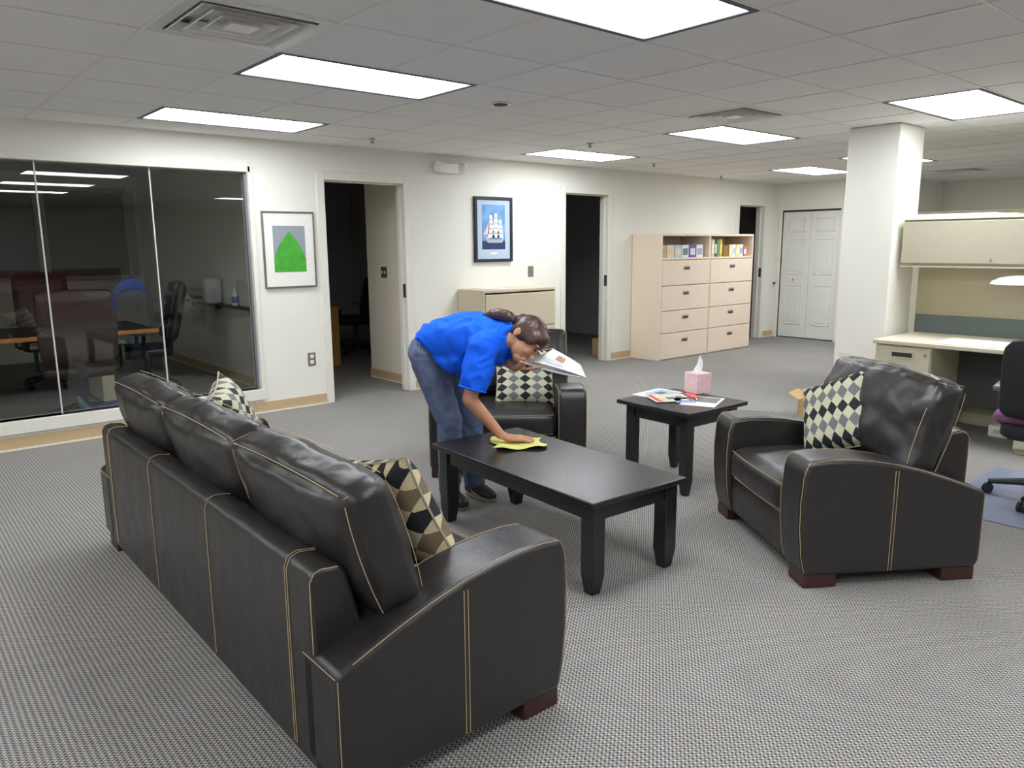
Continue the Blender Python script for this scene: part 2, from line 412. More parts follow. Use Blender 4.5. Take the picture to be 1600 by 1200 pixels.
# ================================================================== CEILING FIXTURES
def light_panel(i, j, label, group=None):
    x, y = X0+i*PX, Y0+j*PX
    t = thing('ceiling_light', label, 'light', (x, y, H), 0, group)
    L, W = 2*PX, PX; f = .035
    b = MB(); b.box(.006, L-.006, .006, f, -.002, .02); b.box(.006, L-.006, W-f, W-.006, -.002, .02); b.box(.006, f, f, W-f, -.002, .02); b.box(L-f, L-.006, f, W-f, -.002, .02)
    b.build('frame', M_DKFRAME, t)
    BX(f, L-f, f, W-f, .004, .01).build('lens', M_LENS, t)
    BX(.01, L-.01, .01, W-.01, .02, .055).build('housing', M_WHITEPL, t)
lab = {(1, 0): 'bright ceiling light panel above the black sofa, between air vent and wall row',
       (1, 3): 'bright ceiling light panel closest to the glazed partition',
       (1, -3): 'largest bright ceiling light panel, cut off by the top edge of the photo',
       (7, 3): 'bright ceiling light panel in front of the ship picture wall, near second doorway',
       (7, 0): 'bright ceiling light panel just beyond the far square air vent',
       (7, -3): 'bright ceiling light panel beside the top of the white column',
       (13, 2): 'small distant ceiling light panel in front of the closet door',
       (12, 0): 'sliver of a ceiling light panel mostly hidden behind the white column'}
for (i, j) in LIGHTS:
    l = lab.get((i, j))
    light_panel(i, j, l or 'lit ceiling light panel behind or beside the camera, outside the picture', None if l else 'ceiling light panels outside the picture')

def vent(i, j, label):
    x, y = X0+(i+.5)*PX, Y0+(j+.5)*PX
    t = thing('air_vent', label, 'vent', (x, y, H), 0)
    hs = PX/2-.008
    def ring(a0, z0, a1, z1, th=.003):
        b = MB()
        v = []
        for (a, z) in ((a0, z0), (a1, z1), (a1, z1+th), (a0, z0+th)):
            v += [(-a, -a, z), (a, -a, z), (a, a, z), (-a, a, z)]
        fs = []
        for r in range(4):
            for q in range(4):
                n2 = (r+1) % 4; fs.append((r*4+q, r*4+(q+1) % 4, n2*4+(q+1) % 4, n2*4+q))
        return b.add(v, fs)
    ring(hs, -.002, hs-.055, .001).build('frame', M_ALU, t)
    for k in range(4):
        a1 = hs-.06-k*.058
        lr = ring(a1, -.008, a1-.012, -.004).build('louver_ring', M_ALU, t)
        ring(a1-.012, -.004, max(a1-.034, .02), .03).build('louver_cone', M_ALU, lr)
    BX(-.06, .06, -.06, .06, -.010, -.006).build('centre_plate', M_ALU, t)
    BX(-hs, hs, -hs, hs, .075, .08).build('duct_shade_plate', mat('duct_shade', (46, 44, 42), .9), t)  # dark sheet paints the shade of the duct behind the louvers
vent(0, -1, 'large square metal air vent in the ceiling above the sofa')
vent(6, -1, 'square metal air vent in the ceiling before the white column')
vent(16, 0, 'distant dark air vent in the ceiling right of the column')
def sprinkler(x, y, label):
    t = thing('sprinkler', label, 'sprinkler', (x, y, H))
    MB().lathe([(.028, 0), (.03, -.004), (.012, -.008), (.008, -.03)], n=12).build('escutcheon', M_STEEL, t, smooth=True)
    MB().lathe([(.018, -.034), (.018, -.031)], n=10).build('deflector', M_DKFRAME, t)
    b = MB(); b.tube([(.008, 0, -.006), (.014, 0, -.02), (.005, 0, -.032)], .002, 5); b.tube([(-.008, 0, -.006), (-.014, 0, -.02), (-.005, 0, -.032)], .002, 5)
    b.build('yoke_arms', M_DKFRAME, t)
sprinkler(3.68, -.6, 'fire sprinkler in the ceiling above the first doorway')
sprinkler(5.44, -1.57, 'fire sprinkler in the ceiling between two light panels, mid room')
sprinkler(7.38, -.76, 'fire sprinkler in the ceiling above the second doorway')
sprinkler(9.44, -.29, 'fire sprinkler in the ceiling above the tall filing cabinets')
t = thing('ceiling_speaker', 'small dark round recessed fixture with pale ring in ceiling mid room', 'fixture', (3.49, -2.60, H))
MB().lathe([(.072, 0), (.072, -.005), (.052, -.006), (.05, 0)], n=24).build('trim_ring', M_WHITEPL, t, smooth=True)
MB().lathe([(.05, -.001), (.045, -.012), (.0, -.018)], n=24).build('dark_dome', M_BLACK, t, smooth=True)

# ================================================================== WALL FITTINGS
t = thing('emergency_light', 'white twin-head emergency light high on the wall by the first doorway', 'light fixture', (4.93, 0, 2.31))
BX(-.12, .12, -.06, 0, -.06, .05).build('housing', M_WHITEPL, t, bevel=.015)
for s in (-1, 1):
    hd = MB().lathe([(.03, .05), (.05, .02), (.056, -.03), (.05, -.045)], n=16).build('lamp_head', M_WHITEPL, t, smooth=True, loc=(s*.155, -.05, .005), rot=(math.radians(70), 0, s*.4))
def plate(name, label, cat, x, z, w_, h_, m_, kind):
    t = thing(name, label, cat, (x, 0, z))
    BX(-w_/2, w_/2, -.007, 0, -h_/2, h_/2).build('cover_plate', m_, t, bevel=.003)
    if kind == 'outlet':
        for s in (-1, 1): BX(-w_*.24, w_*.24, -.010, -.006, s*h_*.22-.017, s*h_*.22+.017).build('socket', M_WHITEPL, t, bevel=.003)
    else:
        BX(-.008, .008, -.016, -.006, -.014, .014).build('toggle', m_, t, bevel=.002)
plate('wall_outlet', 'brown wall outlet low between green picture and first doorway', 'outlet', 3.28, .449, .078, .125, mat('brown_plate', (120, 108, 92), .5), 'outlet')
plate('light_switch', 'grey light switch plate on wall right of the ship picture', 'light switch', 6.10, 1.203, .085, .125, mat('grey_plate', (122, 120, 112), .5), 'switch')
t = thing('office_switch', 'dark light switch on the inner wall seen through the first doorway', 'light switch', (4.55, .72, 1.22))
BX(-.007, 0, -.06, .06, -.06, .06).build('cover_plate', mat('dark_plate', (84, 76, 66), .5), t, bevel=.003)
for s in (-1, 1): BX(-.015, -.006, s*.028-.008, s*.028+.008, -.016, .016).build('toggle', M_WHITEPL, t)
t = thing('door_stop', 'small metal door stop on the wall beside the closet', 'door stop', (CLX, -.045, .87))
MB().tube([(0, 0, 0), (-.06, 0, 0)], [.012, .012], 10).build('stem', M_STEEL, t, smooth=True); MB().tube([(-.06, 0, 0), (-.075, 0, 0)], [.02, .02], 10).build('tip', M_DKFRAME, t)

# framed pictures on the back wall
def frame_parts(t, w_, h_, fw, m_, depth=.03):
    b = MB(); b.box(-w_/2, w_/2, -depth, 0, h_/2-fw, h_/2); b.box(-w_/2, w_/2, -depth, 0, -h_/2, -h_/2+fw)
    b.box(-w_/2, -w_/2+fw, -depth, 0, -h_/2+fw, h_/2-fw); b.box(w_/2-fw, w_/2, -depth, 0, -h_/2+fw, h_/2-fw)
    b.build('picture_frame', m_, t, bevel=.003)
t = thing('framed_print', 'silver-framed print of a green pointed dome on grey, white mat', 'picture', (3.115, 0, 1.48))
frame_parts(t, .50, .685, .012, mat('silver_frame', (120, 118, 112), .4, metal=.5))
BX(-.24, .24, -.018, -.005, -.335, .335).build('mat_board', mat('mat_board', (240, 238, 230), .8), t)
BX(-.155, .155, -.0195, -.017, -.20, .215).build('print', mat('grey_print', (150, 156, 166), .7), t)
dome = [(-.155, -.20), (.155, -.20), (.154, -.10), (.135, -.03), (.10, .04), (.05, .11), (.012, .155), (0, .16), (-.012, .155), (-.05, .11), (-.10, .04), (-.135, -.03), (-.154, -.10)]
MB().prism(dome, 'y', -.0205, -.019).build('green_dome', mat('green_ink', (72, 168, 54), .7, noise=.2, nscale=14), t)
t = thing('ship_picture', 'dark-framed picture of a white sailing ship on blue sea', 'picture', (5.53, 0, 1.68))
frame_parts(t, .54, .71, .032, mat('navy_frame', (34, 42, 58), .4), .035)
BX(-.245, .245, -.02, -.005, -.33, .33).build('mat_board', mat('blue_mat', (186, 200, 218), .8), t)
BX(-.165, .165, -.0215, -.019, -.215, .27).build('sky_print', mat('sky_print', (112, 160, 208), .7, noise=.35, nscale=9), t)
BX(-.165, .165, -.0225, -.021, -.215, -.125).build('sea_print', mat('sea_print', (40, 56, 96), .7, noise=.3, nscale=30), t)
MB().prism([(-.11, -.115), (-.085, -.145), (.12, -.145), (.145, -.10), (.06, -.112), (-.06, -.108), (-.155, -.055)], 'y', -.0235, -.022).build('hull', mat('hull_print', (176, 178, 190), .7), t)
ms = MB()
for mx, top in ((-.04, .17), (.03, .19), (.095, .12)): ms.box(mx-.003, mx+.003, -.0232, -.022, -.11, top)
ms.build('masts', mat('mast_print', (70, 64, 66), .7), t)
for mx, top, rows in ((-.04, .16, 5), (.03, .18, 5), (.095, .11, 4)):
    hh = (top+.10)/rows
    for r in range(rows):
        z1 = top-r*hh; w0 = .020+.0065*r
        MB().prism([(mx-w0*1.25, z1-hh*.86), (mx-w0*1.05, z1-hh*.4), (mx-w0*.85, z1), (mx+w0*.85, z1), (mx+w0*1.0, z1-hh*.5), (mx+w0*1.2, z1-hh*.86)], 'y', -.0243, -.0232).build('sail', mat('sail_print', (236, 228, 224), .7), t)
MB().prism([(-.15, -.06), (-.06, .10), (-.07, -.05)], 'y', -.0243, -.0232).build('jib_sail', mat('jib_print', (222, 206, 208), .7), t)
BX(-.05, .05, -.022, -.019, -.272, -.252).build('title_plate', M_PAPER, t)

# ================================================================== CABINETS
def lateral_file(name, label, loc, W, Dp, Hh, rows, m_, open_top=0., handles=True):
    """drawers face -y; origin at the left front bottom corner"""
    t = thing(name, label, 'cabinet', loc)
    b = MB(); th = .018
    b.box(0, th, 0, Dp, 0, Hh); b.box(W-th, W, 0, Dp, 0, Hh); b.box(th, W-th, 0, Dp, Hh-.03, Hh); b.box(th, W-th, Dp-th, Dp, 0, Hh-.03); b.box(th, W-th, .01, Dp-th, .0, .04)
    z1 = Hh-.035-open_top
    if open_top: b.box(th, W-th, .004, Dp-th, z1-.005, z1+.02)
    b.build('body', m_, t, bevel=.004)
    n = len(rows); z = z1-.012
    for k, hgt in enumerate(rows):
        d = BX(th+.004, W-th-.004, -.008, .02, z-hgt+.008, z).build('drawer', m_, t, bevel=.004)
        if handles:
            hb = MB(); zc = z-hgt*.30
            hb.box(W/2-.065, W/2+.065, -.014, -.007, zc-.024, zc+.024); hb.build('pull_plate', M_BRASS, d, bevel=.003)
            BX(W/2-.052, W/2+.052, -.0155, -.0135, zc-.018, zc+.004).build('pull_shade', M_SHADOW, d)  # flat dark patch painted as the shade inside the pull
        z -= hgt
    MB().tube([(W/2, -.004, Hh-.016), (W/2, .004, Hh-.016)], .008, 10).build('lock', M_STEEL, t)
    return t
zr = [.325, .325, .30, .355]
TC = 1.62
lateral_file('filing_cabinet', 'tall beige lateral file with open top shelf, left one of the pair', (7.905, -.50, 0), 1.035, .49, 1.64, [.33, .326, .292, .343], M_BEIGE, .295)
lateral_file('filing_cabinet', 'tall beige lateral file with open top shelf, right one by third doorway', (8.943, -.50, 0), 1.06, .49, 1.64, [.33, .326, .292, .343], M_BEIGE, .295)
lateral_file('filing_cabinet', 'low taupe filing cabinet under the ship picture, behind the armchair', (5.03, -.455, 0), 1.04, .45, 1.04, [.375, .31, .30], M_TAUPE, 0, handles=False)
SH = 1.64-.035-.295+.02
def carton(name, label, cat, loc, w_, d_, h_, rgb, stripe=None, rz=0):
    t = thing(name, label, cat, loc, rz, None)
    BX(-w_/2, w_/2, 0, d_, 0, h_).build('box_body', mat('carton_%d_%d_%d' % rgb, rgb, .7, noise=.1, nscale=30), t, bevel=.003)
    if stripe:
        BX(-w_*.36, w_*.36, -.0015, .001, h_*.2, h_*.72).build('printed_panel', mat('print_%d_%d_%d' % stripe, stripe, .7, noise=.3, nscale=60), t)
L_ = [('olive yellow', (196, 190, 140), (176, 172, 128)), ('cream', (226, 216, 176), (232, 200, 176)), ('pale blue', (180, 200, 216), (220, 214, 180)),
      ('white and grey', (226, 226, 224), (120, 124, 140)), ('purple', (112, 96, 168), (220, 216, 232)), ('white', (234, 232, 232), (170, 170, 190))]
for k, (nm, c1, c2) in enumerate(L_):
    carton('supply_box', nm+' small box on the left cabinet shelf, number %s from the left' % ['one', 'two', 'three', 'four', 'five', 'six'][k], 'box', (8.00+k*.158, -.44, SH), .145, .25, .165, c1, c2)
R_ = [('grey blue tall book', (150, 156, 150), .045, .24, None), ('cream tall book', (224, 206, 150), .07, .24, (240, 236, 220)), ('dark teal tall book', (54, 92, 84), .05, .24, (220, 230, 230)),
      ('green tall book', (122, 150, 90), .06, .24, None), ('yellow tall book', (214, 190, 72), .055, .24, (240, 230, 150))]
x = 9.01
for nm, c1, w_, h_, c2 in R_:
    carton('book', nm+' standing on the right cabinet shelf', 'book', (x+w_/2, -.44, SH), w_, .26, h_, c1, c2); x += w_+.006
for nm, c1, w_, h_, c2, xx in [('brown cardboard', (150, 112, 66), .12, .15, None, 9.40), ('pale yellow', (236, 226, 150), .06, .165, (248, 244, 220), 9.52), ('white paper', (236, 234, 228), .09, .165, (200, 206, 220), 9.60),
                              ('lemon striped', (230, 220, 130), .08, .165, (244, 240, 230), 9.695), ('white blue', (226, 230, 232), .09, .165, (150, 176, 208), 9.785), ('red and white', (206, 110, 100), .08, .14, (240, 226, 220), 9.885)]:
    carton('supply_box', nm+' box standing on the right cabinet shelf', 'box', (xx, -.44, SH), w_, .24, h_, c1, c2)
t = thing('paper_stack', 'few loose white papers lying on the low taupe cabinet', 'papers', (5.33, -.22, 1.041))
for k in range(3): BX(-.14, .14, -.1, .1, k*.002, k*.002+.0018).build('sheet', M_PAPER, t, rot=(0, 0, -.3+.35*k))

# ================================================================== UPHOLSTERY
def stitch(t, lines, name='stitching', r=.0014):
    for l in lines: MB().tube(l, r, 5).build(name, M_STITCH, t, smooth=True)
def arm_top(x):      # height of the arm along its depth
    xs = [0, .1, .2, .3, .415, .52, .62, .72, .79, .815]; zs = [.415, .455, .493, .527, .558, .577, .587, .588, .58, .568]
    for i in range(len(xs)-1):
        if x <= xs[i+1]:
            f = (x-xs[i])/(xs[i+1]-xs[i]); return zs[i]+(zs[i+1]-zs[i])*f
    return zs[-1]
def upholstered(name, label, cat, loc, rz, W, nback, nseat, aw=.21, seed=0):
    """seat faces local +x, back plane at x = 0, width along y"""
    t = thing(name, label, cat, loc, rz)
    hw = W/2; ai = hw-aw
    # back frame
    prof = [(0, .06), (0, .63), (.012, .652), (.035, .662), (.095, .655), (.115, .635), (.16, .44), (.20, .30), (.20, .06)]
    bf = MB().prism(prof, 'y', -(hw-.135), hw-.135); bfo = bf.build('back_frame', M_LEATHER, t, bevel=.016, seg=3)
    yk = [-(hw-.165), -(hw-.165)/3-.0, (hw-.165)/3, hw-.165] if nback > 1 else [-(hw-.2), hw-.2]
    if nback > 1: yk = [-1.0, -.34, .34, 1.0]
    lines = []
    for y in yk:
        lines.append([(-.002, y, .09), (-.003, y, .40), (-.002, y, .625), (.010, y, .655), (.035, y, .6645), (.09, y, .658)])
        if abs(abs(y)-1.0) < .01: lines.append([(p[0], p[1]+.014, p[2]) for p in lines[-1]])
    for s in (-1, 1):
        ye = s*(hw-.135); lines.append([(.004, ye-s*.004, .42), (.004, ye-s*.004, .625), (.018, ye-s*.004, .648), (.036, ye-s*.004, .6555), (.088, ye-s*.004, .65)])
    stitch(bfo, lines)
    # arms
    for s in (-1, 1):
        xs = [0, .05, .1, .15, .2, .25, .3, .36, .415, .47, .52, .57, .62, .67, .72, .76, .79]
        op = [(.015, .06), (0, .1)] + [(x, arm_top(x)) for x in xs] + [(.81, .562), (.822, .52), (.83, .40), (.828, .28), (.815, .15), (.795, .06)]
        y0, y1 = sorted((s*ai, s*hw))
        ao = MB().prism(op, 'y', y0, y1).build('arm', M_LEATHER, t, bevel=.02, seg=3)
        ln = []
        for ye in (s*hw-s*.006, s*ai+s*.006):
            ln.append([(x, ye, arm_top(x)-.003) for x in xs[1:]]+[(.806, ye, .558), (.82, ye, .515), (.8275, ye, .40), (.8255, ye, .28), (.813, ye, .15), (.795, ye, .075)])
        for q in (-.007, .007):
            ln.append([(.415+q, s*hw+s*.0005, .07), (.415+q, s*hw+s*.001, .3), (.415+q, s*hw+s*.0005, .525), (.415+q, s*hw-s*.012, arm_top(.415)-.008)])
        ln.append([(.0, s*ai+s*.01, .405), (.0, s*hw-s*.012, .405)]); ln.append([(.004, s*hw-s*.005, .40), (.004, s*hw-s*.005, .08)])
        ln.append([(.004, s*ai+s*.006, .40), (.004, s*ai+s*.006, .08)])
        stitch(ao, ln)
    # base rail
    rail = [(.16, .07), (.16, .27), (.785, .27), (.80, .2), (.79, .07)]
    ro = MB().prism(rail, 'y', -ai+.002, ai-.002).build('front_rail', M_LEATHER, t, bevel=.01)
    stitch(ro, [[(.79, -ai+.01, .262), (.79, ai-.01, .262)]])
    # seat cushions
    for k in range(nseat):
        wl = 2*ai/nseat; yc = -ai+wl*(k+.5)
        c = cushion(.62, wl-.012, .165, .045, (.018, .0, .022), 14, .003, seed+k, 4)
        co = xform(c, Matrix.Translation((.505, yc, .352))).build('seat_cushion', M_LEATHER, t, smooth=True, angle=80)
        fx = .505+.31
        stitch(co, [[(fx-.004+.016*(1-u*u), yc+u*(wl/2-.03), .352+.066) for u in [q/6 for q in range(-6, 7)]], [(fx-.004+.014*(1-u*u), yc+u*(wl/2-.03), .352-.062) for u in [q/6 for q in range(-6, 7)]]])
    # back cushions lean on the frame
    hb = hw-.075
    for k in range(nback):
        wl = 2*hb/nback; yc = -hb+wl*(k+.5)
        hgt = .405 if nback > 1 else .43
        c = cushion(.145, wl-.008, hgt, .045, (.05, .008, .012), 30, .011 if nback > 1 else .017, seed+11*k+3, 6.)
        Mx = Matrix.Translation((.205, yc, .685)) @ Matrix.Rotation(math.radians(-17), 4, 'Y')
        co = xform(c, Mx).build('back_cushion', M_LEATHER, t, smooth=True, angle=80)
        ln = []
        for xs_ in (-1, 1):
            ln.append([Mx @ Vector((xs_*(.0725-.005), u*(wl/2-.03), hgt/2-.001+.012*(1-u*u))) for u in [q/10 for q in range(-10, 11)]])
        for ys_ in (-1, 1):
            for xs_ in (-1, 1): ln.append([Mx @ Vector((xs_*(.0725-.004+.010*(1-u*u)), ys_*(wl/2-.008), u*(hgt/2-.03))) for u in [q/6 for q in range(-6, 7)]])
            ln.append([Mx @ Vector((u*.06, ys_*(wl/2-.02), hgt/2-.012)) for u in (-1, 0, 1)])
        if nback == 1: ln.append([Mx @ Vector((.0725+.045*(1-(u)**2)**.6*.75, u*(wl/2-.03), -.10)) for u in [q/10 for q in range(-9, 10)]])
        stitch(co, ln)
    for x_, y_ in ((.09, hw-.08), (.09, -hw+.08), (.72, hw-.08), (.72, -hw+.08)):
        BX(x_-.075, x_+.075, y_-.07, y_+.07, 0, .065).build('foot', M_WOODFOOT, t, bevel=.006)
    return t
upholstered('sofa', 'black leather three-seat sofa with tan stitching, seen from behind', 'sofa', (.875, -3.79, 0), math.radians(-.3), 2.54, 3, 3, seed=1)
upholstered('armchair', 'black leather armchair on the right, in front of the desk', 'armchair', (4.035, -5.204, 0), math.radians(145.5), 1.03, 1, 1, .20, seed=40).scale = (1.04, 1, 1)
upholstered('armchair', 'black leather armchair behind the bending woman, facing the camera', 'armchair', (3.676, -2.404, 0), math.radians(230.9), 1.03, 1, 1, .19, seed=70)

def pillow(label, loc, rot, m_, s=.21, th=.085, seed=0):
    t = thing('throw_pillow', label, 'pillow'); t.location = loc; t.rotation_euler = rot
    n = 22
    def side(sg):
        def fn(u, v):
            x, y = 2*u-1, 2*v-1
            pin = 1-.10*(1-x*x)*(y*y) ; pin2 = 1-.10*(1-y*y)*(x*x)
            h = th*(max(0, (1-x**4)*(1-y**4)))**.62
            h += .012*mnoise.noise(Vector((x*2.3+seed, y*2.3, sg)))*(1-x*x)*(1-y*y)
            return (x*s*pin2, y*s*pin, sg*h)
        return fn
    MB().grid(side(1), n, n).build('front_cover', m_, t, smooth=True, angle=180); MB().grid(side(-1), n, n).build('back_cover', m_, t, smooth=True, angle=180)
    pts = []
    for k in range(4*n+1):
        q = k/n; 
        if q < 1: u, v = q, 0
        elif q < 2: u, v = 1, q-1
        elif q < 3: u, v = 3-q, 1
        else: u, v = 0, 4-q
        pts.append(side(1)(max(u, 0), max(v, 0)))
    MB().tube(pts, .004, 6).build('edge_piping', mat('piping', (176, 170, 146), .8), t, smooth=True)
    return t
M_PIL = diamond_material('harlequin_cloth', ((196, 192, 164), (112, 114, 116), (30, 32, 38)), .040, .0285)
M_PIL2 = diamond_material('harlequin_cloth_warm', ((204, 190, 152), (120, 104, 82), (28, 30, 36)), .042, .034)
R_D = math.radians
def lean(heading, tilt, spin=0):
    """euler for a pillow whose face looks along heading (deg, world) and is tipped back by tilt (deg)"""
    Mz = Matrix.Rotation(R_D(heading), 4, 'Z') @ Matrix.Rotation(R_D(90-tilt), 4, 'Y') @ Matrix.Rotation(R_D(90+spin), 4, 'Z')
    return Mz.to_euler()
pillow('harlequin throw pillow in the far corner of the sofa', (1.40, -3.02, .655), lean(-30, 22, 10), M_PIL, seed=3)
pillow('harlequin throw pillow with tan lozenges at the near end of the sofa', (1.285, -4.66, .655), lean(15, 22, 78), M_PIL2, seed=9)
pillow('harlequin throw pillow on the armchair at the right', (3.80, -4.905, .635), lean(164, 24, 117), M_PIL, seed=5)
pillow('harlequin throw pillow on the armchair behind the woman', (3.50, -2.82, .60), lean(231, 25, 0), M_PIL, seed=6)

# ================================================================== TABLES
def wood_table(name, label, loc, rz, L, W, hh, over, leg, apron):
    t = thing(name, label, 'table', loc, rz)
    BX(-W/2, W/2, -L/2, L/2, hh-.026, hh).build('table_top', M_BLKWOOD, t, bevel=.005)
    a, b_ = W/2-over, L/2-over
    for sx in (-1, 1):
        for sy in (-1, 1):
            m_ = MB(); x0, x1 = sorted((sx*a, sx*(a-leg))); y0, y1 = sorted((sy*b_, sy*(b_-leg)))
            k = .012
            v = []
            for z, q in ((hh-.026, 0), (.09, 0), (0, k)): v += [(x0+q, y0+q, z), (x1-q, y0+q, z), (x1-q, y1-q, z), (x0+q, y1-q, z)]
            fs = [(0, 1, 2, 3), (8, 11, 10, 9)]
            for r in range(2):
                for q in range(4): fs.append((r*4+q, r*4+4+q, r*4+4+(q+1) % 4, r*4+(q+1) % 4))
            m_.add(v, fs).build('leg', M_BLKWOOD, t, bevel=.004)
    for s in (-1, 1):
        x0, x1 = sorted((s*(a-.012), s*(a-.034))); BX(x0, x1, -b_+leg, b_-leg, hh-.026-apron, hh-.026).build('apron', M_BLKWOOD, t)
        y0, y1 = sorted((s*(b_-.012), s*(b_-.034))); BX(-a+leg, a-leg, y0, y1, hh-.026-apron, hh-.026).build('apron', M_BLKWOOD, t)
    return t
CTZ = .44
wood_table('coffee_table', 'long black wooden coffee table being wiped, in the middle', (2.61, -4.005, 0), R_D(-3.2), 1.28, .60, CTZ, .03, .075, .075)
STZ = .53
wood_table('side_table', 'square black wooden side table with magazines and tissue box', (3.945, -3.82, 0), R_D(-2), .585, .575, STZ, .045, .062, .08)

# things on the side table
t = thing('tissue_box', 'pink cube tissue box on the side table', 'tissue box', (4.235, -3.73, STZ), R_D(-12))
hb = .062
BX(-hb, hb, -hb, hb, 0, .135).build('carton', mat('pink_carton', (244, 204, 206), .7, noise=.12, nscale=35), t, bevel=.004)
MB().lathe([(.035, .1355), (.035, .1365)], n=16).build('opening', M_WHITEPL, t)
def tis(u, v):
    an = u*2*math.pi; r = (.026*(1-v)**.6+.010*math.sin(an*3+v*4)*(v > .05)*.6+.004); fl = 1-.75*v
    return (r*math.cos(an)+.030*v, r*math.sin(an)*fl+.012*v, .136+.10*v+.012*math.sin(an*2)*v)
MB().grid(tis, 26, 10).build('tissue', mat('tissue', (246, 246, 246), .9), t, smooth=True, angle=180)
def sheet(name, label, cat, cx, cy, z, w_, h_, rz, cover, extra=None, th=.004):
    t = thing(name, label, cat, (cx, cy, z), rz)
    BX(-w_/2, w_/2, -h_/2, h_/2, 0, th).build('pages', M_PAPER, t)
    for k, (x0, x1, y0, y1, rgb) in enumerate(extra or []):
        BX(x0*w_, x1*w_, y0*h_, y1*h_, th, th+.0006+.0002*k).build('printed_patch', mat('ink_%d_%d_%d' % rgb, rgb, .5, noise=.35, nscale=25), t)
    return t
sheet('magazine', 'open white magazine with pale blue photo at the back of the side table', 'magazine', 4.0, -3.585, STZ, .30, .20, R_D(3), None, [(-.25, .40, -.42, .30, (168, 196, 216)), (-.05, .2, -.2, .1, (70, 90, 120))])
sheet('magazine', 'magazine with red spine strip and yellow cover at the front of side table', 'magazine', 3.915, -3.745, STZ+.005, .25, .22, R_D(-31), None, [(-.46, .42, -.46, .46, (226, 214, 176)), (-.46, -.32, -.5, .5, (214, 82, 60)), (-.1, .12, -.2, .05, (60, 74, 110)), (.2, .36, -.1, .16, (70, 110, 140))])
sheet('leaflet', 'white sheet with grey photo under the blue booklet on side table', 'leaflet', 4.005, -3.935, STZ, .30, .215, R_D(22), None, [(-.1, .44, -.42, .40, (120, 116, 116))], .002)
sheet('booklet', 'small blue booklet on the side table beside the red pouch', 'booklet', 3.93, -3.84, STZ+.005, .15, .12, R_D(52), None, [(-.48, .48, -.48, .48, (92, 116, 186)), (-.3, .1, -.3, .1, (210, 218, 236))])
t = thing('red_pouch', 'red pouch with white cord on the side table', 'pouch', (4.05, -3.815, STZ+.006), R_D(-124))
xform(cushion(.15, .055, .016, .006, (0, 0, .003), 6), Matrix.Translation((0, 0, .008))).build('pouch', mat('red_vinyl', (226, 84, 66), .45), t, smooth=True)
MB().tube([(.075, 0, .008), (.09, .004, .006), (.105, -.004, .004), (.12, 0, .004)], .0035, 6).build('cord', M_PAPER, t, smooth=True)

# ================================================================== PERSON
PO = Vector((2.68, -3.2, 0)); PA = Vector((.76, -.65, 0)).normalized(); PD = Vector((.65, .76, 0)).normalized()
def PW(a, d, z): return PO + PA*a + PD*d + Vector((0, 0, z))
def remesh(name, mb, voxel, smooth_it, m_, parent, wr=0., fq=9., seed=0, label=None):
    me = mb.mesh(name+'_src', None); o = bpy.data.objects.new(name+'_src', me)
    tmp = bpy.data.scenes.new('scratch'); tmp.collection.objects.link(o)      # evaluated alone, so the big scene is not rebuilt each time
    r = o.modifiers.new('r', 'REMESH'); r.mode = 'VOXEL'; r.voxel_size = voxel
    s = o.modifiers.new('s', 'SMOOTH'); s.iterations = smooth_it; s.factor = .5
    with bpy.context.temp_override(scene=tmp, view_layer=tmp.view_layers[0]):
        dg = bpy.context.evaluated_depsgraph_get()
    ev = o.evaluated_get(dg)
    out = bpy.data.meshes.new_from_object(ev); out.name = name
    bpy.data.objects.remove(o); bpy.data.scenes.remove(tmp)
    if wr:
        n_ = len(out.vertices); co = np.zeros(n_*3); nr = np.zeros(n_*3)
        out.vertices.foreach_get('co', co); out.vertex_normals.foreach_get('vector', nr); co = co.reshape(-1, 3); nr = nr.reshape(-1, 3)
        for i in range(n_):
            p = co[i]; wv = mnoise.noise(Vector((p[0]*fq*.5, p[1]*fq*.5, p[2]*fq*.5+seed)))*1.4
            f = .5*mnoise.noise(Vector((p[0]*fq+seed, p[1]*fq, p[2]*fq*.8))) - 1.3*abs(mnoise.noise(Vector((p[0]*fq*1.5+seed+wv, p[1]*fq*1.5+wv, p[2]*fq*.9-wv)))) + .4
            co[i] = p + nr[i]*f*wr
        out.vertices.foreach_set('co', co.ravel()); out.update()
    out.materials.clear(); out.materials.append(m_)
    out.polygons.foreach_set('use_smooth', [True]*len(out.polygons))
    q = bpy.data.objects.new(name, out); COL.objects.link(q); q.parent = parent
    if label: q['label'] = label
    return q
def ell(mb, c, axes, rad, nu=20, nv=12):
    """closed ellipsoid; axes = three unit vectors"""
    c = Vector(c); v = [c+axes[2]*rad[2]]
    for i in range(1, nv):
        th = math.pi*i/nv
        for j in range(nu):
            ph = 2*math.pi*j/nu
            v.append(c+axes[0]*rad[0]*math.sin(th)*math.cos(ph)+axes[1]*rad[1]*math.sin(th)*math.sin(ph)+axes[2]*rad[2]*math.cos(th))
    v.append(c-axes[2]*rad[2]); f = []
    for j in range(nu): f.append((0, 1+j, 1+(j+1) % nu))
    for i in range(nv-2):
        for j in range(nu): a = 1+i*nu; f.append((a+j, a+nu+j, a+nu+(j+1) % nu, a+(j+1) % nu))
    L = len(v)-1; a = 1+(nv-2)*nu
    for j in range(nu): f.append((L, a+(j+1) % nu, a+j))
    mb.add(v, f)
WX = (Vector((1, 0, 0)), Vector((0, 1, 0)), Vector((0, 0, 1)))
def limb(mb, pts, rs, n=16, ball=True):
    mb.tube(pts, rs, n)
    if ball:
        for p, r in zip(pts, rs): ell(mb, p, WX, (r, r, r), n, 8)
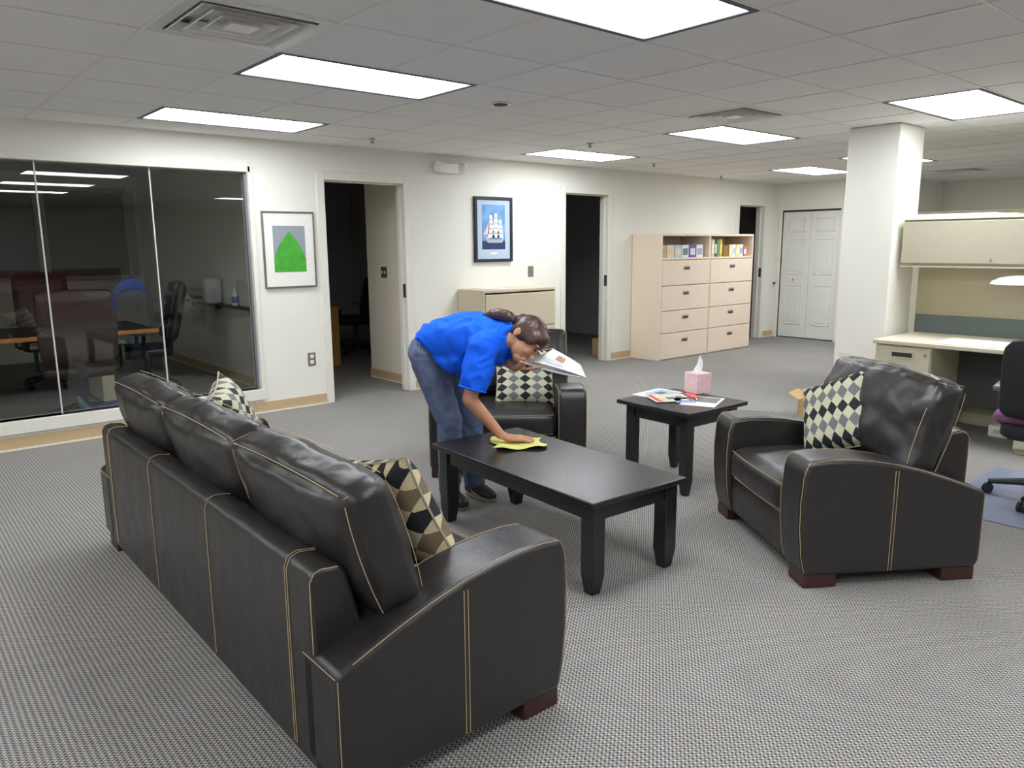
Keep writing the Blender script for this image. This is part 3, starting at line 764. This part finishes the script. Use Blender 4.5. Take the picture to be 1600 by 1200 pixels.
def section_loft(mb, secs, n=24):
    """secs: (centre, u axis, v axis, ru, rv): elliptical sections joined into a closed tube"""
    k = len(mb.v)
    for c, u, v, ru, rv in secs:
        for j in range(n):
            an = 2*math.pi*j/n; mb.v.append(tuple(c+u*ru*math.cos(an)+v*rv*math.sin(an)))
    for i in range(len(secs)-1):
        for j in range(n): a = k+i*n; mb.f.append((a+j, a+(j+1) % n, a+n+(j+1) % n, a+n+j))
    mb.f.append(tuple(k+j for j in range(n))[::-1]); a = k+(len(secs)-1)*n; mb.f.append(tuple(a+j for j in range(n)))
def vec(a, d, z): return (PA*a+PD*d+Vector((0, 0, z))).normalized()

person = thing('person', 'woman in blue polo shirt and jeans bending to wipe the coffee table', 'person', (PO.x, PO.y, 0))
PINV = Matrix.Translation(-PO)
M_SKIN = mat('skin', (196, 142, 112), .5, noise=.06, nscale=20)
M_SHIRT = mat('royal_blue_cotton', (22, 100, 242), .8, noise=.08, nscale=12, spec=.2)
M_JEANS = mat('blue_denim', (100, 112, 140), .85, noise=.22, nscale=22, spec=.2)
M_HAIR = mat('dark_brown_hair', (74, 50, 44), .36, noise=.35, nscale=60)
LEFT = vec(.76, .65, 0); HEAD_F = vec(.65, -.76, 0)
pel = PW(-.135, 0, .905); waist = PW(-.045, -.10, .99); chest = PW(.105, -.20, 1.005); nb = PW(.225, -.295, 1.03)
hipR = pel-LEFT*.085+Vector((0, 0, -.03)); hipL = pel+LEFT*.085+Vector((0, 0, -.03))
knR = PW(-.075, -.08, .50); knL = PW(.035, .07, .49); anR = PW(-.085, -.045, .09); anL = PW(.055, .085, .09)
shR = PW(.135, -.375, .965); shL = PW(.315, -.215, .965)
elR = PW(.062, -.415, .70); wrR = PW(.222, -.372, .497); elL = PW(.215, -.17, .90); wrL = PW(.305, -.31, .855)
hc = PW(.368, -.36, 1.013)
hf = vec(.5, -.45, -.74); hu = vec(.818, -.037, .574); hr = hf.cross(hu).normalized(); hu = hr.cross(hf).normalized()
def HP(r, f, u): return hc+hr*r+hf*f+hu*u
HX = (hr, hf, hu)
# --- body: one continuous skin surface
b = MB()
ell(b, HP(0, -.012, .028), HX, (.074, .094, .088)); ell(b, HP(0, .026, -.028), HX, (.056, .064, .083)); ell(b, HP(0, .052, -.088), HX, (.036, .034, .030))
ell(b, HP(0, .060, -.02), HX, (.052, .036, .05))
b.tube([HP(0, .088, .012), HP(0, .103, -.018), HP(0, .112, -.034)], [.008, .011, .014], 10); ell(b, HP(0, .106, -.034), HX, (.017, .014, .011))
ell(b, HP(0, .090, -.066), HX, (.024, .012, .009)); ell(b, HP(0, .088, -.076), HX, (.020, .012, .008))
for s in (-1, 1):
    ell(b, HP(s*.073, -.036, -.014), HX, (.009, .017, .028)); ell(b, HP(s*.076, -.044, -.008), HX, (.008, .012, .022)); ell(b, HP(s*.03, .080, .030), HX, (.024, .012, .009)); ell(b, HP(s*.034, .064, -.03), HX, (.018, .02, .018))
limb(b, [nb, nb.lerp(HP(0, -.03, -.06), .55), HP(0, -.025, -.05)], [.058, .052, .052])
section_loft(b, [(pel, LEFT, Vector((0, 0, 1)), .14, .10), (waist, LEFT, vec(-.2, .2, .9), .12, .095), (chest, LEFT, vec(-.1, .1, 1), .13, .11), (nb, LEFT, vec(.1, -.1, 1), .08, .06)])
ell(b, pel, WX, (.11, .11, .1))
for hp, kn, an, tx in ((hipR, knR, anR, 0), (hipL, knL, anL, 1)): limb(b, [hp, kn, an], [.075, .05, .036])
limb(b, [shR, shR.lerp(elR, .5), elR], [.054, .046, .039]); limb(b, [elR, elR.lerp(wrR, .3), wrR], [.039, .038, .026])
limb(b, [nb, shR], [.06, .055]); limb(b, [nb, shL], [.06, .055])
limb(b, [shL, elL], [.052, .038]); limb(b, [elL, wrL], [.038, .025])
def hand(b, wr, palm_c, fdir, nrm, thumb_side, curls, spread=.0, thumb=None, L=.072):
    """palm with four fingers and a thumb; nrm = back-of-hand direction"""
    fdir = fdir.normalized(); side = fdir.cross(nrm).normalized()*thumb_side; nrm = (nrm-fdir*nrm.dot(fdir)).normalized()
    ell(b, palm_c, (fdir, side, nrm), (.052, .041, .0155)); ell(b, palm_c+side*.018-fdir*.015, (fdir, side, nrm), (.036, .022, .018))
    limb(b, [wr, palm_c-fdir*.028], [.025, .021])
    for k, (off, ln) in enumerate(((.029, .92), (.0095, 1.0), (-.0105, .94), (-.029, .76))):
        p = palm_c+fdir*.040+side*off; d = fdir+side*(spread*(1.5-k)*.12); d.normalize(); pts = [p-fdir*.02, p]; rs = [.0105, .0100]; ang = 0
        for q, (seg, c) in enumerate(zip((.46, .31, .25), curls)):
            ang += c; dd = d*math.cos(ang)-nrm*math.sin(ang); p = p+dd*L*ln*seg; pts.append(p); rs.append((.0092, .0086, .0074)[q])
        limb(b, pts, rs, 10)
    tb = palm_c-fdir*.022+side*.030
    t1, t2 = thumb if thumb else (fdir*.6+side*.75-nrm*.1, fdir*.9+side*.35-nrm*.15)
    p1 = tb+t1.normalized()*.034; p2 = p1+t2.normalized()*.028; p3 = p2+t2.normalized()*.018
    limb(b, [tb-side*.012, tb, p1, p2, p3], [.014, .0135, .0115, .0102, .0085], 10)
# wiping hand, flat on the cloth
UPZ = Vector((0, 0, 1)); pcR = PW(.292, -.363, .474)
hand(b, wrR, pcR, vec(1, .02, -.05), vec(.12, 0, 1), -1, (.06, .10, .12), spread=1.)
# hand holding the magazine: fingers below it, thumb on top
pcL = PW(.346, -.352, .862)
hand(b, wrL, pcL, vec(.8, -.5, -.05), vec(.25, -.2, -1), -1, (.12, .15, .1), thumb=(vec(.5, -.75, .45), vec(.9, -.35, .22)), L=.07)
b.v = [tuple(PINV @ Vector(p)) for p in b.v]
remesh('body', b, .0042, 4, M_SKIN, person, label='warm skin: face, neck, forearms and hands')
# --- shirt
b = MB(); up = Vector((0, 0, 1))
bt = vec(-.25, .25, .93); 
section_loft(b, [(pel+vec(.1, -.1, .0)*.012+up*.055, LEFT, vec(-.68, .1, .72), .155, .115), (PW(-.10, -.045, .975), LEFT, vec(-.5, .2, .85), .158, .125), (PW(-.035, -.10, .975), LEFT, vec(-.25, .2, .93), .16, .148),
                 (PW(.04, -.155, .985), LEFT, vec(-.1, .1, 1), .165, .158), (PW(.115, -.21, .995), LEFT, vec(0, 0, 1), .17, .148), (PW(.18, -.262, 1.0), LEFT, vec(.15, -.1, 1), .165, .115), (nb-up*.006, LEFT, vec(.2, -.2, 1), .095, .075)], 28)
# cloth of the belly hanging loose
section_loft(b, [(PW(-.055, -.07, .90), LEFT, vec(-.3, .2, 1), .14, .07), (PW(.02, -.15, .87), LEFT, vec(-.1, .1, 1), .145, .095), (PW(.10, -.22, .90), LEFT, vec(0, 0, 1), .14, .075)], 24)
ell(b, PW(.185, -.265, .925), WX, (.085, .085, .075)); ell(b, PW(.12, -.22, .90), WX, (.10, .10, .085)); limb(b, [nb-up*.02, shR], [.085, .082]); limb(b, [nb-up*.02, shL], [.085, .08])
def sleeve(b, sh, el, f, r0, r1):
    e = sh.lerp(el, f); b.tube([sh+(sh-el).normalized()*.02, sh.lerp(el, f*.5), e], [r0, (r0+r1)/2+.006, r1], 18); ell(b, sh, WX, (r0, r0, r0))
sleeve(b, shR, elR, .80, .080, .074); sleeve(b, shL, elL, .8, .078, .074)
b.v = [tuple(PINV @ Vector(p)) for p in b.v]
shirt = remesh('polo_shirt', b, .008, 6, M_SHIRT, person, .016, 9., 3, 'royal blue short-sleeved polo shirt')
cb = MB(); nd = (HP(0, -.03, -.06)-nb).normalized(); u1 = LEFT; u2 = nd.cross(LEFT).normalized()
cpts = [PINV @ (nb+nd*.060+u1*.066*math.cos(q*math.pi/12)+u2*.064*math.sin(q*math.pi/12)) for q in range(25)]
cb.tube(cpts, .020, 8).build('collar', M_SHIRT, shirt, smooth=True)
e = shR.lerp(elR, .79); ad = (elR-shR).normalized(); a1 = ad.cross(up).normalized(); a2 = ad.cross(a1)
MB().tube([PINV @ (e+a1*.073*math.cos(q*math.pi/12)+a2*.073*math.sin(q*math.pi/12)) for q in range(25)], .006, 6).build('sleeve_cuff', M_SHIRT, shirt, smooth=True)
# --- jeans
b = MB()
ell(b, pel+vec(-.8, .3, 0)*.015-up*.01, (LEFT, vec(.65, -.5, .55), vec(-.5, .3, .8)), (.165, .118, .125))
for hp, kn, an in ((hipR, knR, anR), (hipL, knL, anL)):
    limb(b, [hp+up*.01, hp.lerp(kn, .35), kn, kn.lerp(an, .5), an+up*.0], [.100, .093, .074, .068, .064], 18)
b.v = [tuple(PINV @ Vector(p)) for p in b.v]
jeans = remesh('jeans', b, .008, 5, M_JEANS, person, .010, 11., 8, 'faded blue denim jeans')
pk = MB()
pk.tube([PINV @ (pel+Vector(q)) for q in [tuple(-LEFT*.10+vec(-.2, -.6, .3)*.075+up*.06), tuple(-LEFT*.135+vec(.1, -.6, .1)*.05+up*.03), tuple(-LEFT*.15+vec(.3, -.6, -.2)*.045-up*.02)]], .003, 5)
pk.build('pocket_seam', mat('pale_seam', (150, 160, 178), .8), jeans, smooth=True)
# --- shoes
for an, tip in ((anR, PW(.0, -.165, 0)), (anL, PW(.158, -.02, 0))):
    d = (Vector((tip.x, tip.y, 0))-Vector((an.x, an.y, 0))).normalized(); sd = Vector((-d.y, d.x, 0)); a0 = Vector((an.x, an.y, 0))
    b = MB(); section_loft(b, [(a0-d*.065+up*.045, sd, up, .030, .035), (a0-d*.02+up*.06, sd, up, .040, .055), (a0+d*.05+up*.052, sd, up, .043, .045), (a0+d*.11+up*.04, sd, up, .045, .034), (a0+d*.155+up*.034, sd, up, .036, .026), (a0+d*.178+up*.03, sd, up, .018, .016)], 18)
    b.v = [tuple(PINV @ Vector(p)) for p in b.v]
    sh = remesh('shoe', b, .006, 4, mat('black_shoe', (46, 46, 48), .5), person, label='dark trainer with pale sole')
    so = [a0-d*.075, ]
    sp = []
    for q in range(24):
        an_ = 2*math.pi*q/24; x_ = .052+.130*math.cos(an_); y_ = .045*math.sin(an_)*(1-.12*math.cos(an_)); p = PINV @ (a0+d*x_+sd*y_); sp.append((p.x, p.y))
    MB().prism(sp, 'z', 0.001, .022).build('sole', mat('shoe_sole', (150, 142, 120), .7), sh, bevel=.004)
    MB().tube([PINV @ (a0+d*.01-sd*.044+up*.05), PINV @ (a0+d*.05-sd*.049+up*.035), PINV @ (a0+d*.09-sd*.047+up*.03)], .005, 6).build('side_stripe', mat('shoe_stripe', (176, 160, 140), .6), sh, smooth=True)
# --- hair, pony tail, glasses
b = MB(); ell(b, HP(0, -.022, .036), HX, (.084, .098, .092)); ell(b, HP(0, .044, .060), HX, (.070, .056, .048)); ell(b, HP(0, -.06, -.005), HX, (.062, .05, .06))
for s in (-1, 1): ell(b, HP(s*.060, .026, .032), HX, (.020, .045, .042)); ell(b, HP(s*.062, -.052, .012), HX, (.018, .03, .036))
b.v = [tuple(PINV @ Vector(p)) for p in b.v]
hair = remesh('hair', b, .006, 3, M_HAIR, person, .0015, 45., 2, 'dark brown hair pulled back in a pony tail')
tie = PW(.31, -.325, 1.112); b = MB()
limb(b, [HP(0, -.105, .045), tie, PW(.268, -.30, 1.132), PW(.225, -.275, 1.137), PW(.18, -.25, 1.135), PW(.140, -.228, 1.132)], [.03, .022, .032, .034, .027, .012], 14)
b.v = [tuple(PINV @ Vector(p)) for p in b.v]
remesh('pony_tail', b, .006, 3, M_HAIR, hair, .003, 40., 5)
td = (PW(.268, -.30, 1.145)-tie).normalized(); q1 = td.cross(up).normalized(); q2 = td.cross(q1)
MB().tube([PINV @ (tie+q1*.024*math.cos(k*math.pi/8)+q2*.024*math.sin(k*math.pi/8)) for k in range(17)], .006, 6).build('hair_tie', mat('navy_tie', (40, 44, 70), .7), hair, smooth=True)
MB().tube([PINV @ HP(.060, -.075, .058), PINV @ HP(.066, -.06, .040), PINV @ HP(.075, -.05, .022)], .005, 6).build('hair_clip', M_STEEL, hair, smooth=True)
for s in (-1, 1):
    eb = MB(); ell(eb, HP(s*.030, .0885, .008), HX, (.012, .008, .007), 12, 8); eb.v = [tuple(PINV @ Vector(p)) for p in eb.v]
    eb.build('eye', mat('eye_dark', (60, 44, 38), .3), person, smooth=True, angle=180)
    br = MB().tube([PINV @ HP(s*.014, .098, .027), PINV @ HP(s*.03, .099, .032), PINV @ HP(s*.048, .088, .026)], .0035, 6).build('eyebrow', M_HAIR, person, smooth=True)
gm = MB()
for s in (-1, 1): gm.tube([PINV @ HP(s*.032+.021*math.cos(k*math.pi/10), .112, .004+.015*math.sin(k*math.pi/10)) for k in range(21)], .0014, 5)
gm.tube([PINV @ HP(-.011, .114, .006), PINV @ HP(.011, .114, .006)], .0014, 5)
for s in (-1, 1): gm.tube([PINV @ HP(s*.053, .111, .008), PINV @ HP(s*.078, .06, .006), PINV @ HP(s*.080, -.005, .002)], .0014, 5)
gm.build('glasses', mat('thin_glasses', (90, 84, 80), .3, metal=.6), person, smooth=True)

# yellow wiping cloth under the hand
def clothf(zo):
    def fn(u, v):
        a = .185+.27*u; d = -.49+.23*v+.03*math.sin(u*5)*(v-.5)
        z = CTZ+zo+.005+.010*(.5+.5*math.sin(u*9+v*3))*(.35+abs(2*v-1))+.004*math.sin(v*8)
        p = PW(a+.02*math.sin(v*6), d, z); return (p.x, p.y, max(p.z, CTZ+zo+.001))
    return fn
cl_ = MB().grid(clothf(.0), 22, 16); cl_.build('wiping_cloth', mat('yellow_microfibre', (226, 226, 132), .9, noise=.08, nscale=60), smooth=True, angle=180)
wc = bpy.data.objects['wiping_cloth']; tag(wc, 'folded yellow cloth under the wiping hand on the coffee table', 'cloth')
sm = wc.modifiers.new('thick', 'SOLIDIFY'); sm.thickness = .003; sm.offset = 1
# magazine in the other hand
mg = thing('held_magazine', 'open white magazine held in the bending woman\'s hand', 'magazine', tuple(PW(.40, -.36, .88)))
MI = Matrix.Translation(-PW(.40, -.36, .88))
def leaf(c00, c10, c01, c11, sag=0.):
    def fn(u, v):
        p = (PW(*c00)*(1-u)*(1-v)+PW(*c10)*u*(1-v)+PW(*c01)*(1-u)*v+PW(*c11)*u*v); p = p+Vector((0, 0, -sag*4*u*(1-u))); return tuple(MI @ p)
    return fn
def page(name, m_, fn, th=.003):
    o = MB().grid(fn, 14, 8).build(name, m_, mg, smooth=True, angle=180); s_ = o.modifiers.new('thick', 'SOLIDIFY'); s_.thickness = th; return o
g1 = leaf((.325, -.43, .903), (.685, -.37, .800), (.39, -.24, .900), (.66, -.22, .835), .012)
page('lower_pages', mat('grey_page_back', (168, 168, 172), .6), g1, .004)
g2 = leaf((.40, -.395, .900), (.685, -.365, .806), (.515, -.25, .945), (.67, -.22, .850), -.004)
pg = page('raised_page', M_PAPER, g2, .002)
def sub(fn, u0, u1, v0, v1, off):
    def f2(u, v): p = Vector(fn(u0+(u1-u0)*u, v0+(v1-v0)*v)); return tuple(p+Vector((0, 0, off)))
    return f2
MB().grid(sub(g2, .30, .52, .45, .75, .0035), 6, 4).build('printed_photo', mat('warm_photo', (190, 140, 120), .6, noise=.4, nscale=60), pg, smooth=True)
MB().grid(sub(g2, .18, .55, .12, .4, .0035), 6, 4).build('printed_text', mat('text_grey', (206, 206, 206), .7, noise=.25, nscale=200), pg, smooth=True)
# ================================================================== WORK STATION ON THE RIGHT
def fabric(name, rgb): return mat(name, rgb, .95, noise=.08, nscale=160, bump=.2, bscale=300, spec=.1)
t = thing('partition_panel', 'beige fabric partition panel behind the desk, with grey rail', 'partition', (7.0, -5.2, 0))
BX(0, .05, -1.6, 1.22, 0, 1.70).build('panel', fabric('beige_fabric', (196, 188, 160)), t, bevel=.004)
BX(-.012, 0, -1.58, 1.21, .745, .895).build('accent_rail', fabric('grey_green_fabric', (122, 132, 130)), t)
BX(-.008, .058, -1.61, 1.23, 1.70, 1.715).build('top_cap', M_CREAM, t)
t = thing('partition_panel', 'pale partition top showing beyond the overhead cabinet, next to the column', 'partition', (8.6, -3.2, 0))
BX(0, .05, -1.1, .5, 0, 1.80).build('panel', fabric('pale_fabric', (206, 202, 178)), t); BX(-.005, .055, -1.1, .5, 1.80, 1.815).build('top_cap', M_CREAM, t)
t = thing('partition_panel', 'brown partition top at the right picture edge, far behind the desk', 'partition', (9.5, -5.9, 0))
BX(0, .05, -.9, .8, 0, 1.72).build('panel', fabric('brown_fabric', (150, 122, 96)), t); BX(-.005, .055, -.9, .8, 1.72, 1.735).build('top_cap', M_CREAM, t)
t = thing('desk', 'cream work station desk beside the white column', 'desk', (6.2, -3.99, 0))
BX(0, .785, -2.3, 0, .712, .745).build('desktop', mat('cream_laminate', (214, 206, 184), .45), t, bevel=.006)
def pedestal(y0, y1, rows):
    p = BX(.03, .72, y0, y1, .03, .71).build('pedestal', M_CREAM, t, bevel=.003)
    z = .70
    for k, hgt in enumerate(rows):
        d = BX(.012, .035, y0+.004, y1-.004, z-hgt+.006, z).build('drawer_front', M_CREAM, p, bevel=.004)
        c = (y0+y1)/2; b = MB(); zc = z-.062
        b.box(.006, .014, c-.085, c+.085, zc-.026, zc-.018); b.box(.006, .014, c-.085, c+.085, zc+.018, zc+.026); b.box(.006, .014, c-.085, c-.077, zc-.018, zc+.018); b.box(.006, .014, c+.077, c+.085, zc-.018, zc+.018)
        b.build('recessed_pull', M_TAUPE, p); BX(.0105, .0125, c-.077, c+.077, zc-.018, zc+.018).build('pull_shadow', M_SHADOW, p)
        if k == 0: MB().tube([(.006, y0+.04, z-.05), (.014, y0+.04, z-.05)], .009, 10).build('lock', M_STEEL, p)
        z -= hgt
    BX(.05, .70, y0+.01, y1-.01, 0, .03).build('plinth', M_TAUPE, p)
pedestal(-.44, -.02, (.19, .19, .28)); pedestal(-1.48, -1.04, (.33, .33))
BX(.60, .62, -1.04, -.44, .20, .71).build('modesty_panel', mat('charcoal_panel', (84, 84, 84), .8), t)
t = thing('overhead_cabinet', 'cream overhead flip-door cabinet mounted above the desk', 'cabinet', (6.6, -3.99, 1.318))
BX(.01, .39, -1.7, 0, 0, .362).build('case', M_CREAM, t, bevel=.006)
dr = BX(-.012, .012, -1.70, -.002, .018, .35).build('flip_door', mat('cream_door', (188, 181, 158), .45), t, bevel=.008)
MB().tube([(-.016, -.66, .05), (-.010, -.66, .05)], .011, 12).build('lock', M_STEEL, dr)
BX(-.016, .39, -1.71, .005, .362, .376).build('top_cap', M_WHITEPL, t, bevel=.003)
BX(0, .39, -1.7, 0, -.012, .002).build('under_rail', M_TAUPE, t)
t = thing('white_tray', 'flat white tray lying on top of the overhead cabinet', 'tray', (6.62, -4.02, 1.695))
BX(0, .30, -.62, 0, 0, .028).build('tray_body', M_WHITEPL, t, bevel=.004); BX(.005, .28, -.76, -.62, 0, .02).build('folder', mat('manila', (220, 210, 170), .8), t)
t = thing('task_light', 'white dome task lamp under the overhead cabinet at right edge', 'lamp', (6.70, -4.86, 1.19))
MB().lathe([(.225, 0), (.215, .02), (.16, .05), (.08, .066), (.0, .07)], n=32).build('lamp_shade', mat('lamp_white', (232, 234, 236), .3), t, smooth=True)
MB().tube([(0, 0, .066), (0, 0, .116)], .012, 10).build('stem', M_WHITEPL, t, smooth=True)
t = thing('desk_pad', 'large white paper pad on the desk', 'desk pad', (6.24, -4.42, .746))
BX(.0, .42, -.95, 0, 0, .006).build('pad', mat('pad_white', (246, 244, 236), .7), t); BX(.02, .40, -.93, -.02, .006, .007).build('top_sheet', M_PAPER, t)
t = thing('chair_mat', 'translucent blue plastic chair mat on the carpet under the task chair', 'chair mat', (5.2, -5.7, 0))
BX(-.60, .56, -.62, .62, .001, .005).build('mat_sheet', mat('blue_mat_plastic', (136, 144, 164), .3), t, bevel=.001); BX(.56, .80, -.3, .3, .001, .005).build('mat_lip', MATS['blue_mat_plastic'], t)

def caster_base(t, r, m_, z0=.07):
    for k in range(5):
        an = 2*math.pi*k/5+.35; c, s_ = math.cos(an), math.sin(an)
        MB().tube([(c*.03, s_*.03, z0+.045), (c*r*.6, s_*r*.6, z0+.025), (c*r, s_*r, z0+.005)], [.026, .021, .016], 8).build('base_arm', m_, t, smooth=True)
        cs = MB()
        for q in (-.015, .015): cs.tube([(c*r-s_*(q-.008), s_*r+c*(q-.008), .0305), (c*r-s_*(q+.008), s_*r+c*(q+.008), .0305)], .030, 14)
        cs.build('caster', M_BLACK, t, smooth=True)
def swivel_chair(name, label, loc, rz, m_, seat_z=.46, bw=.50, bh=.62, tufts=False, arms=True, r=.29, backtop=None, lean_=12):
    """faces local +x"""
    t = thing(name, label, 'office chair', loc, rz)
    caster_base(t, r, M_BLACK)
    MB().tube([(0, 0, .08), (0, 0, seat_z-.06)], [.03, .024], 12).build('gas_column', M_DKFRAME, t, smooth=True)
    xform(cushion(.50, bw, .10, .04, (.01, .01, .02), 10), Matrix.Translation((.02, 0, seat_z))).build('seat', m_, t, smooth=True, angle=80)
    MX = Matrix.Translation((-.245-.06, 0, seat_z+.10+bh/2)) @ Matrix.Rotation(R_D(-lean_), 4, 'Y')
    bo = xform(cushion(.085, bw, bh, .04, (.025, .01, .02), 14, .006, 3, 7), MX).build('backrest', m_, t, smooth=True, angle=80)
    if tufts:
        for k in range(5):
            z_ = -bh/2+bh*(k+.5)/5
            xform(cushion(.05, bw*.86, bh/5-.012, .02, (.012, 0, 0), 6), MX @ Matrix.Translation((.05, 0, z_))).build('tufted_roll', m_, bo, smooth=True, angle=80)
    BX(-.26, -.18, -.04, .04, seat_z-.06, seat_z+.2).build('back_bracket', M_BLACK, t, bevel=.01)
    if arms:
        for s in (-1, 1):
            y = s*(bw/2+.045)
            MB().tube([(.06, y-s*.05, seat_z-.03), (.06, y, seat_z), (.05, y, seat_z+.2)], .018, 8).build('arm_post', M_BLACK, t, smooth=True)
            xform(cushion(.26, .075, .035, .015, (0, 0, .006), 6), Matrix.Translation((.05, y, seat_z+.215))).build('arm_pad', mat('grey_arm_pad', (120, 120, 124), .35), t, smooth=True, angle=80)
    return t
M_CHB = mat('black_chair_fabric', (34, 32, 36), .8, noise=.1, nscale=80)
swivel_chair('task_chair', 'black swivel task chair on the blue mat at the right edge', (5.17, -5.52, .005), R_D(8), M_CHB, .44, .48, .42, r=.30, lean_=8)
t = thing('purple_cushion', 'purple cloth bunched on the seat of the task chair', 'cloth', (4.99, -5.36, .487))
xform(cushion(.12, .20, .05, .024, (.0, .0, .012), 10, .008, 2, 14), Matrix.Translation((0, 0, .03))).build('bunched_cloth', mat('purple_cloth', (146, 96, 138), .9), t, smooth=True, angle=80)
t = thing('power_strip', 'small white power box on the floor under the desk', 'power box', (6.72, -4.80, 0))
BX(-.05, .05, -.07, .07, 0, .09).build('case', M_WHITEPL, t, bevel=.008); BX(-.052, -.049, -.03, .03, .03, .06).build('socket_face', M_TAUPE, t)
def open_box(name, label, loc, rz, s, h_, flap):
    t = thing(name, label, 'box', loc, rz); th = .006
    for a, b_, c, d in ((-s, s, -s, -s+th), (-s, s, s-th, s), (-s, -s+th, -s, s), (s-th, s, -s, s)):
        BX(a, b_, c, d, 0, h_).build('side_wall', M_CARD, t)
    BX(-s, s, -s, s, 0, th).build('bottom', M_CARD, t)
    if flap:
        MB().add([(-s, -s, h_), (s, -s, h_), (s, -s-.10, h_+.06), (-s, -s-.10, h_+.06), (-s, -s, h_-.004), (s, -s, h_-.004), (s, -s-.10, h_+.056), (-s, -s-.10, h_+.056)], [(0, 1, 2, 3), (7, 6, 5, 4), (0, 4, 5, 1), (1, 5, 6, 2), (2, 6, 7, 3), (3, 7, 4, 0)]).build('flap', M_CARD, t)
        MB().add([(-s, s, h_), (s, s, h_), (s, s+.09, h_+.05), (-s, s+.09, h_+.05), (-s, s, h_-.004), (s, s, h_-.004), (s, s+.09, h_+.046), (-s, s+.09, h_+.046)], [(0, 1, 2, 3), (7, 6, 5, 4), (0, 4, 5, 1), (1, 5, 6, 2), (2, 6, 7, 3), (3, 7, 4, 0)]).build('flap', M_CARD, t)
open_box('cardboard_box', 'open cardboard box on the floor by the column, behind the right armchair', (6.30, -3.52, 0), R_D(10), .13, .17, True)
open_box('cardboard_box', 'cardboard box just inside the second doorway', (7.77, .36, 0), 0, .11, .24, False)

# ================================================================== ROOMS BEHIND THE WALL
t = thing('conference_table', 'dark conference table with orange wood edge behind the glass', 'table', (.75, 1.86, 0))
BX(-1.55, 1.52, -.55, .55, .685, .72).build('table_top', mat('dark_laminate', (52, 48, 46), .35), t)
BX(-1.57, 1.54, -.575, -.55, .68, .722).build('wood_edge', mat('orange_wood', (216, 142, 70), .4, noise=.15, nscale=20), t, bevel=.006)
for s in (-1, 1): BX(s*1.1-.06, s*1.1+.06, -.3, .3, 0, .685).build('pedestal_leg', M_CREAM, t, bevel=.01)
M_BRN = leather_material('brown_leather', (58, 38, 34), .42)
swivel_chair('conference_chair', 'brown leather high-back chair seen from behind through the glass', (1.50, .90, 0), R_D(80), M_BRN, .45, .58, .60, lean_=6)
swivel_chair('conference_chair', 'reddish brown chair on the far side of the conference table', (1.60, 2.95, 0), R_D(-95), leather_material('maroon_leather', (70, 28, 28), .42), .47, .52, .66, lean_=10)
swivel_chair('conference_chair', 'tufted black leather chair at the table end, seen side-on through glass', (2.33, 1.95, 0), R_D(172), leather_material('chair_black', (22, 22, 24), .4), .43, .50, .62, True, lean_=14)
t = thing('wall_ledge', 'narrow dark ledge along the conference room side wall', 'shelf', (3.25, 2.2, .865))
BX(-.10, 0, -1.3, 1.0, -.012, .01).build('shelf_board', M_DKFRAME, t); 
for y in (-1.0, 0, .8): BX(-.07, 0, y-.01, y+.01, -.06, -.012).build('bracket', M_DKFRAME, t)
t = thing('spray_bottle', 'small white bottle with blue label on the conference room ledge', 'bottle', (3.20, 1.64, .876))
MB().lathe([(.03, 0), (.032, .02), (.032, .11), (.02, .14), (.012, .15), (.012, .165)], n=16).build('bottle', M_WHITEPL, t, smooth=True)
MB().lathe([(.033, .03), (.033, .10)], n=16).build('label_band', mat('blue_label', (52, 84, 160), .5), t, smooth=True)
MB().lathe([(.014, .165), (.014, .195)], n=12).build('cap', M_WHITEPL, t, smooth=True)
t = thing('white_printer', 'grey white machine on the conference room ledge', 'machine', (3.12, 2.35, .876))
xform(cushion(.2, .62, .30, .04, (0, 0, .01), 8), Matrix.Translation((0, 0, .15))).build('case', mat('grey_white', (196, 196, 196), .6), t, smooth=True, angle=80)
BX(-.104, -.095, -.22, .22, .05, .09).build('slot_shade', M_SHADOW, t)  # dark bar stands in for the shade of a slot
t = thing('blue_bag', 'blue bag slumped on the conference room floor behind the glass', 'bag', (1.62, .40, 0))
xform(cushion(.42, .24, .16, .07, (.02, .02, .03), 12, .02, 4, 9), Matrix.Translation((0, 0, .085))).build('bag_body', mat('blue_nylon', (44, 66, 116), .6), t, smooth=True, angle=80)
MB().tube([(-.18, 0, .14), (-.24, .02, .22), (-.26, .05, .27)], [.03, .028, .022], 8).build('handle_loop', mat('teal_nylon', (60, 96, 110), .6), t, smooth=True)
# office behind the first doorway
t = thing('wood_desk', 'honey wood desk end seen in the dark first office', 'desk', (4.6, 2.12, 0))
BX(-.35, .10, 0, .03, 0, .72).build('end_panel', mat('honey_wood', (190, 138, 70), .5, noise=.15, nscale=15), t); BX(-1.1, .12, -.01, .75, .72, .75).build('desk_top', MATS['honey_wood'], t); BX(-1.1, -1.07, 0, .75, 0, .72).build('end_panel', MATS['honey_wood'], t)
swivel_chair('office_chair', 'grey swivel chair in the dark first office', (5.38, 2.95, 0), R_D(120), M_CHB, .48, .48, .5, r=.30)
# reception counter behind the camera, reflected in the glass
t = thing('reception_desk', 'red-brown wooden counter reflected in the glazed partition', 'desk', (2.9, -11.3, 0))
M_RED = mat('red_brown_counter', (120, 52, 36), .45, noise=.15, nscale=12)
BX(-2.2, 1.6, -.30, -.26, 0, 1.08).build('back_panel', M_RED, t); BX(-2.2, 1.6, -.30, .40, .72, .76).build('desk_top', mat('orange_brown_top', (150, 76, 44), .4), t); BX(-2.2, -2.16, -.26, .40, 0, .72).build('end_panel', M_RED, t); BX(1.56, 1.6, -.26, .40, 0, .72).build('end_panel', M_RED, t)
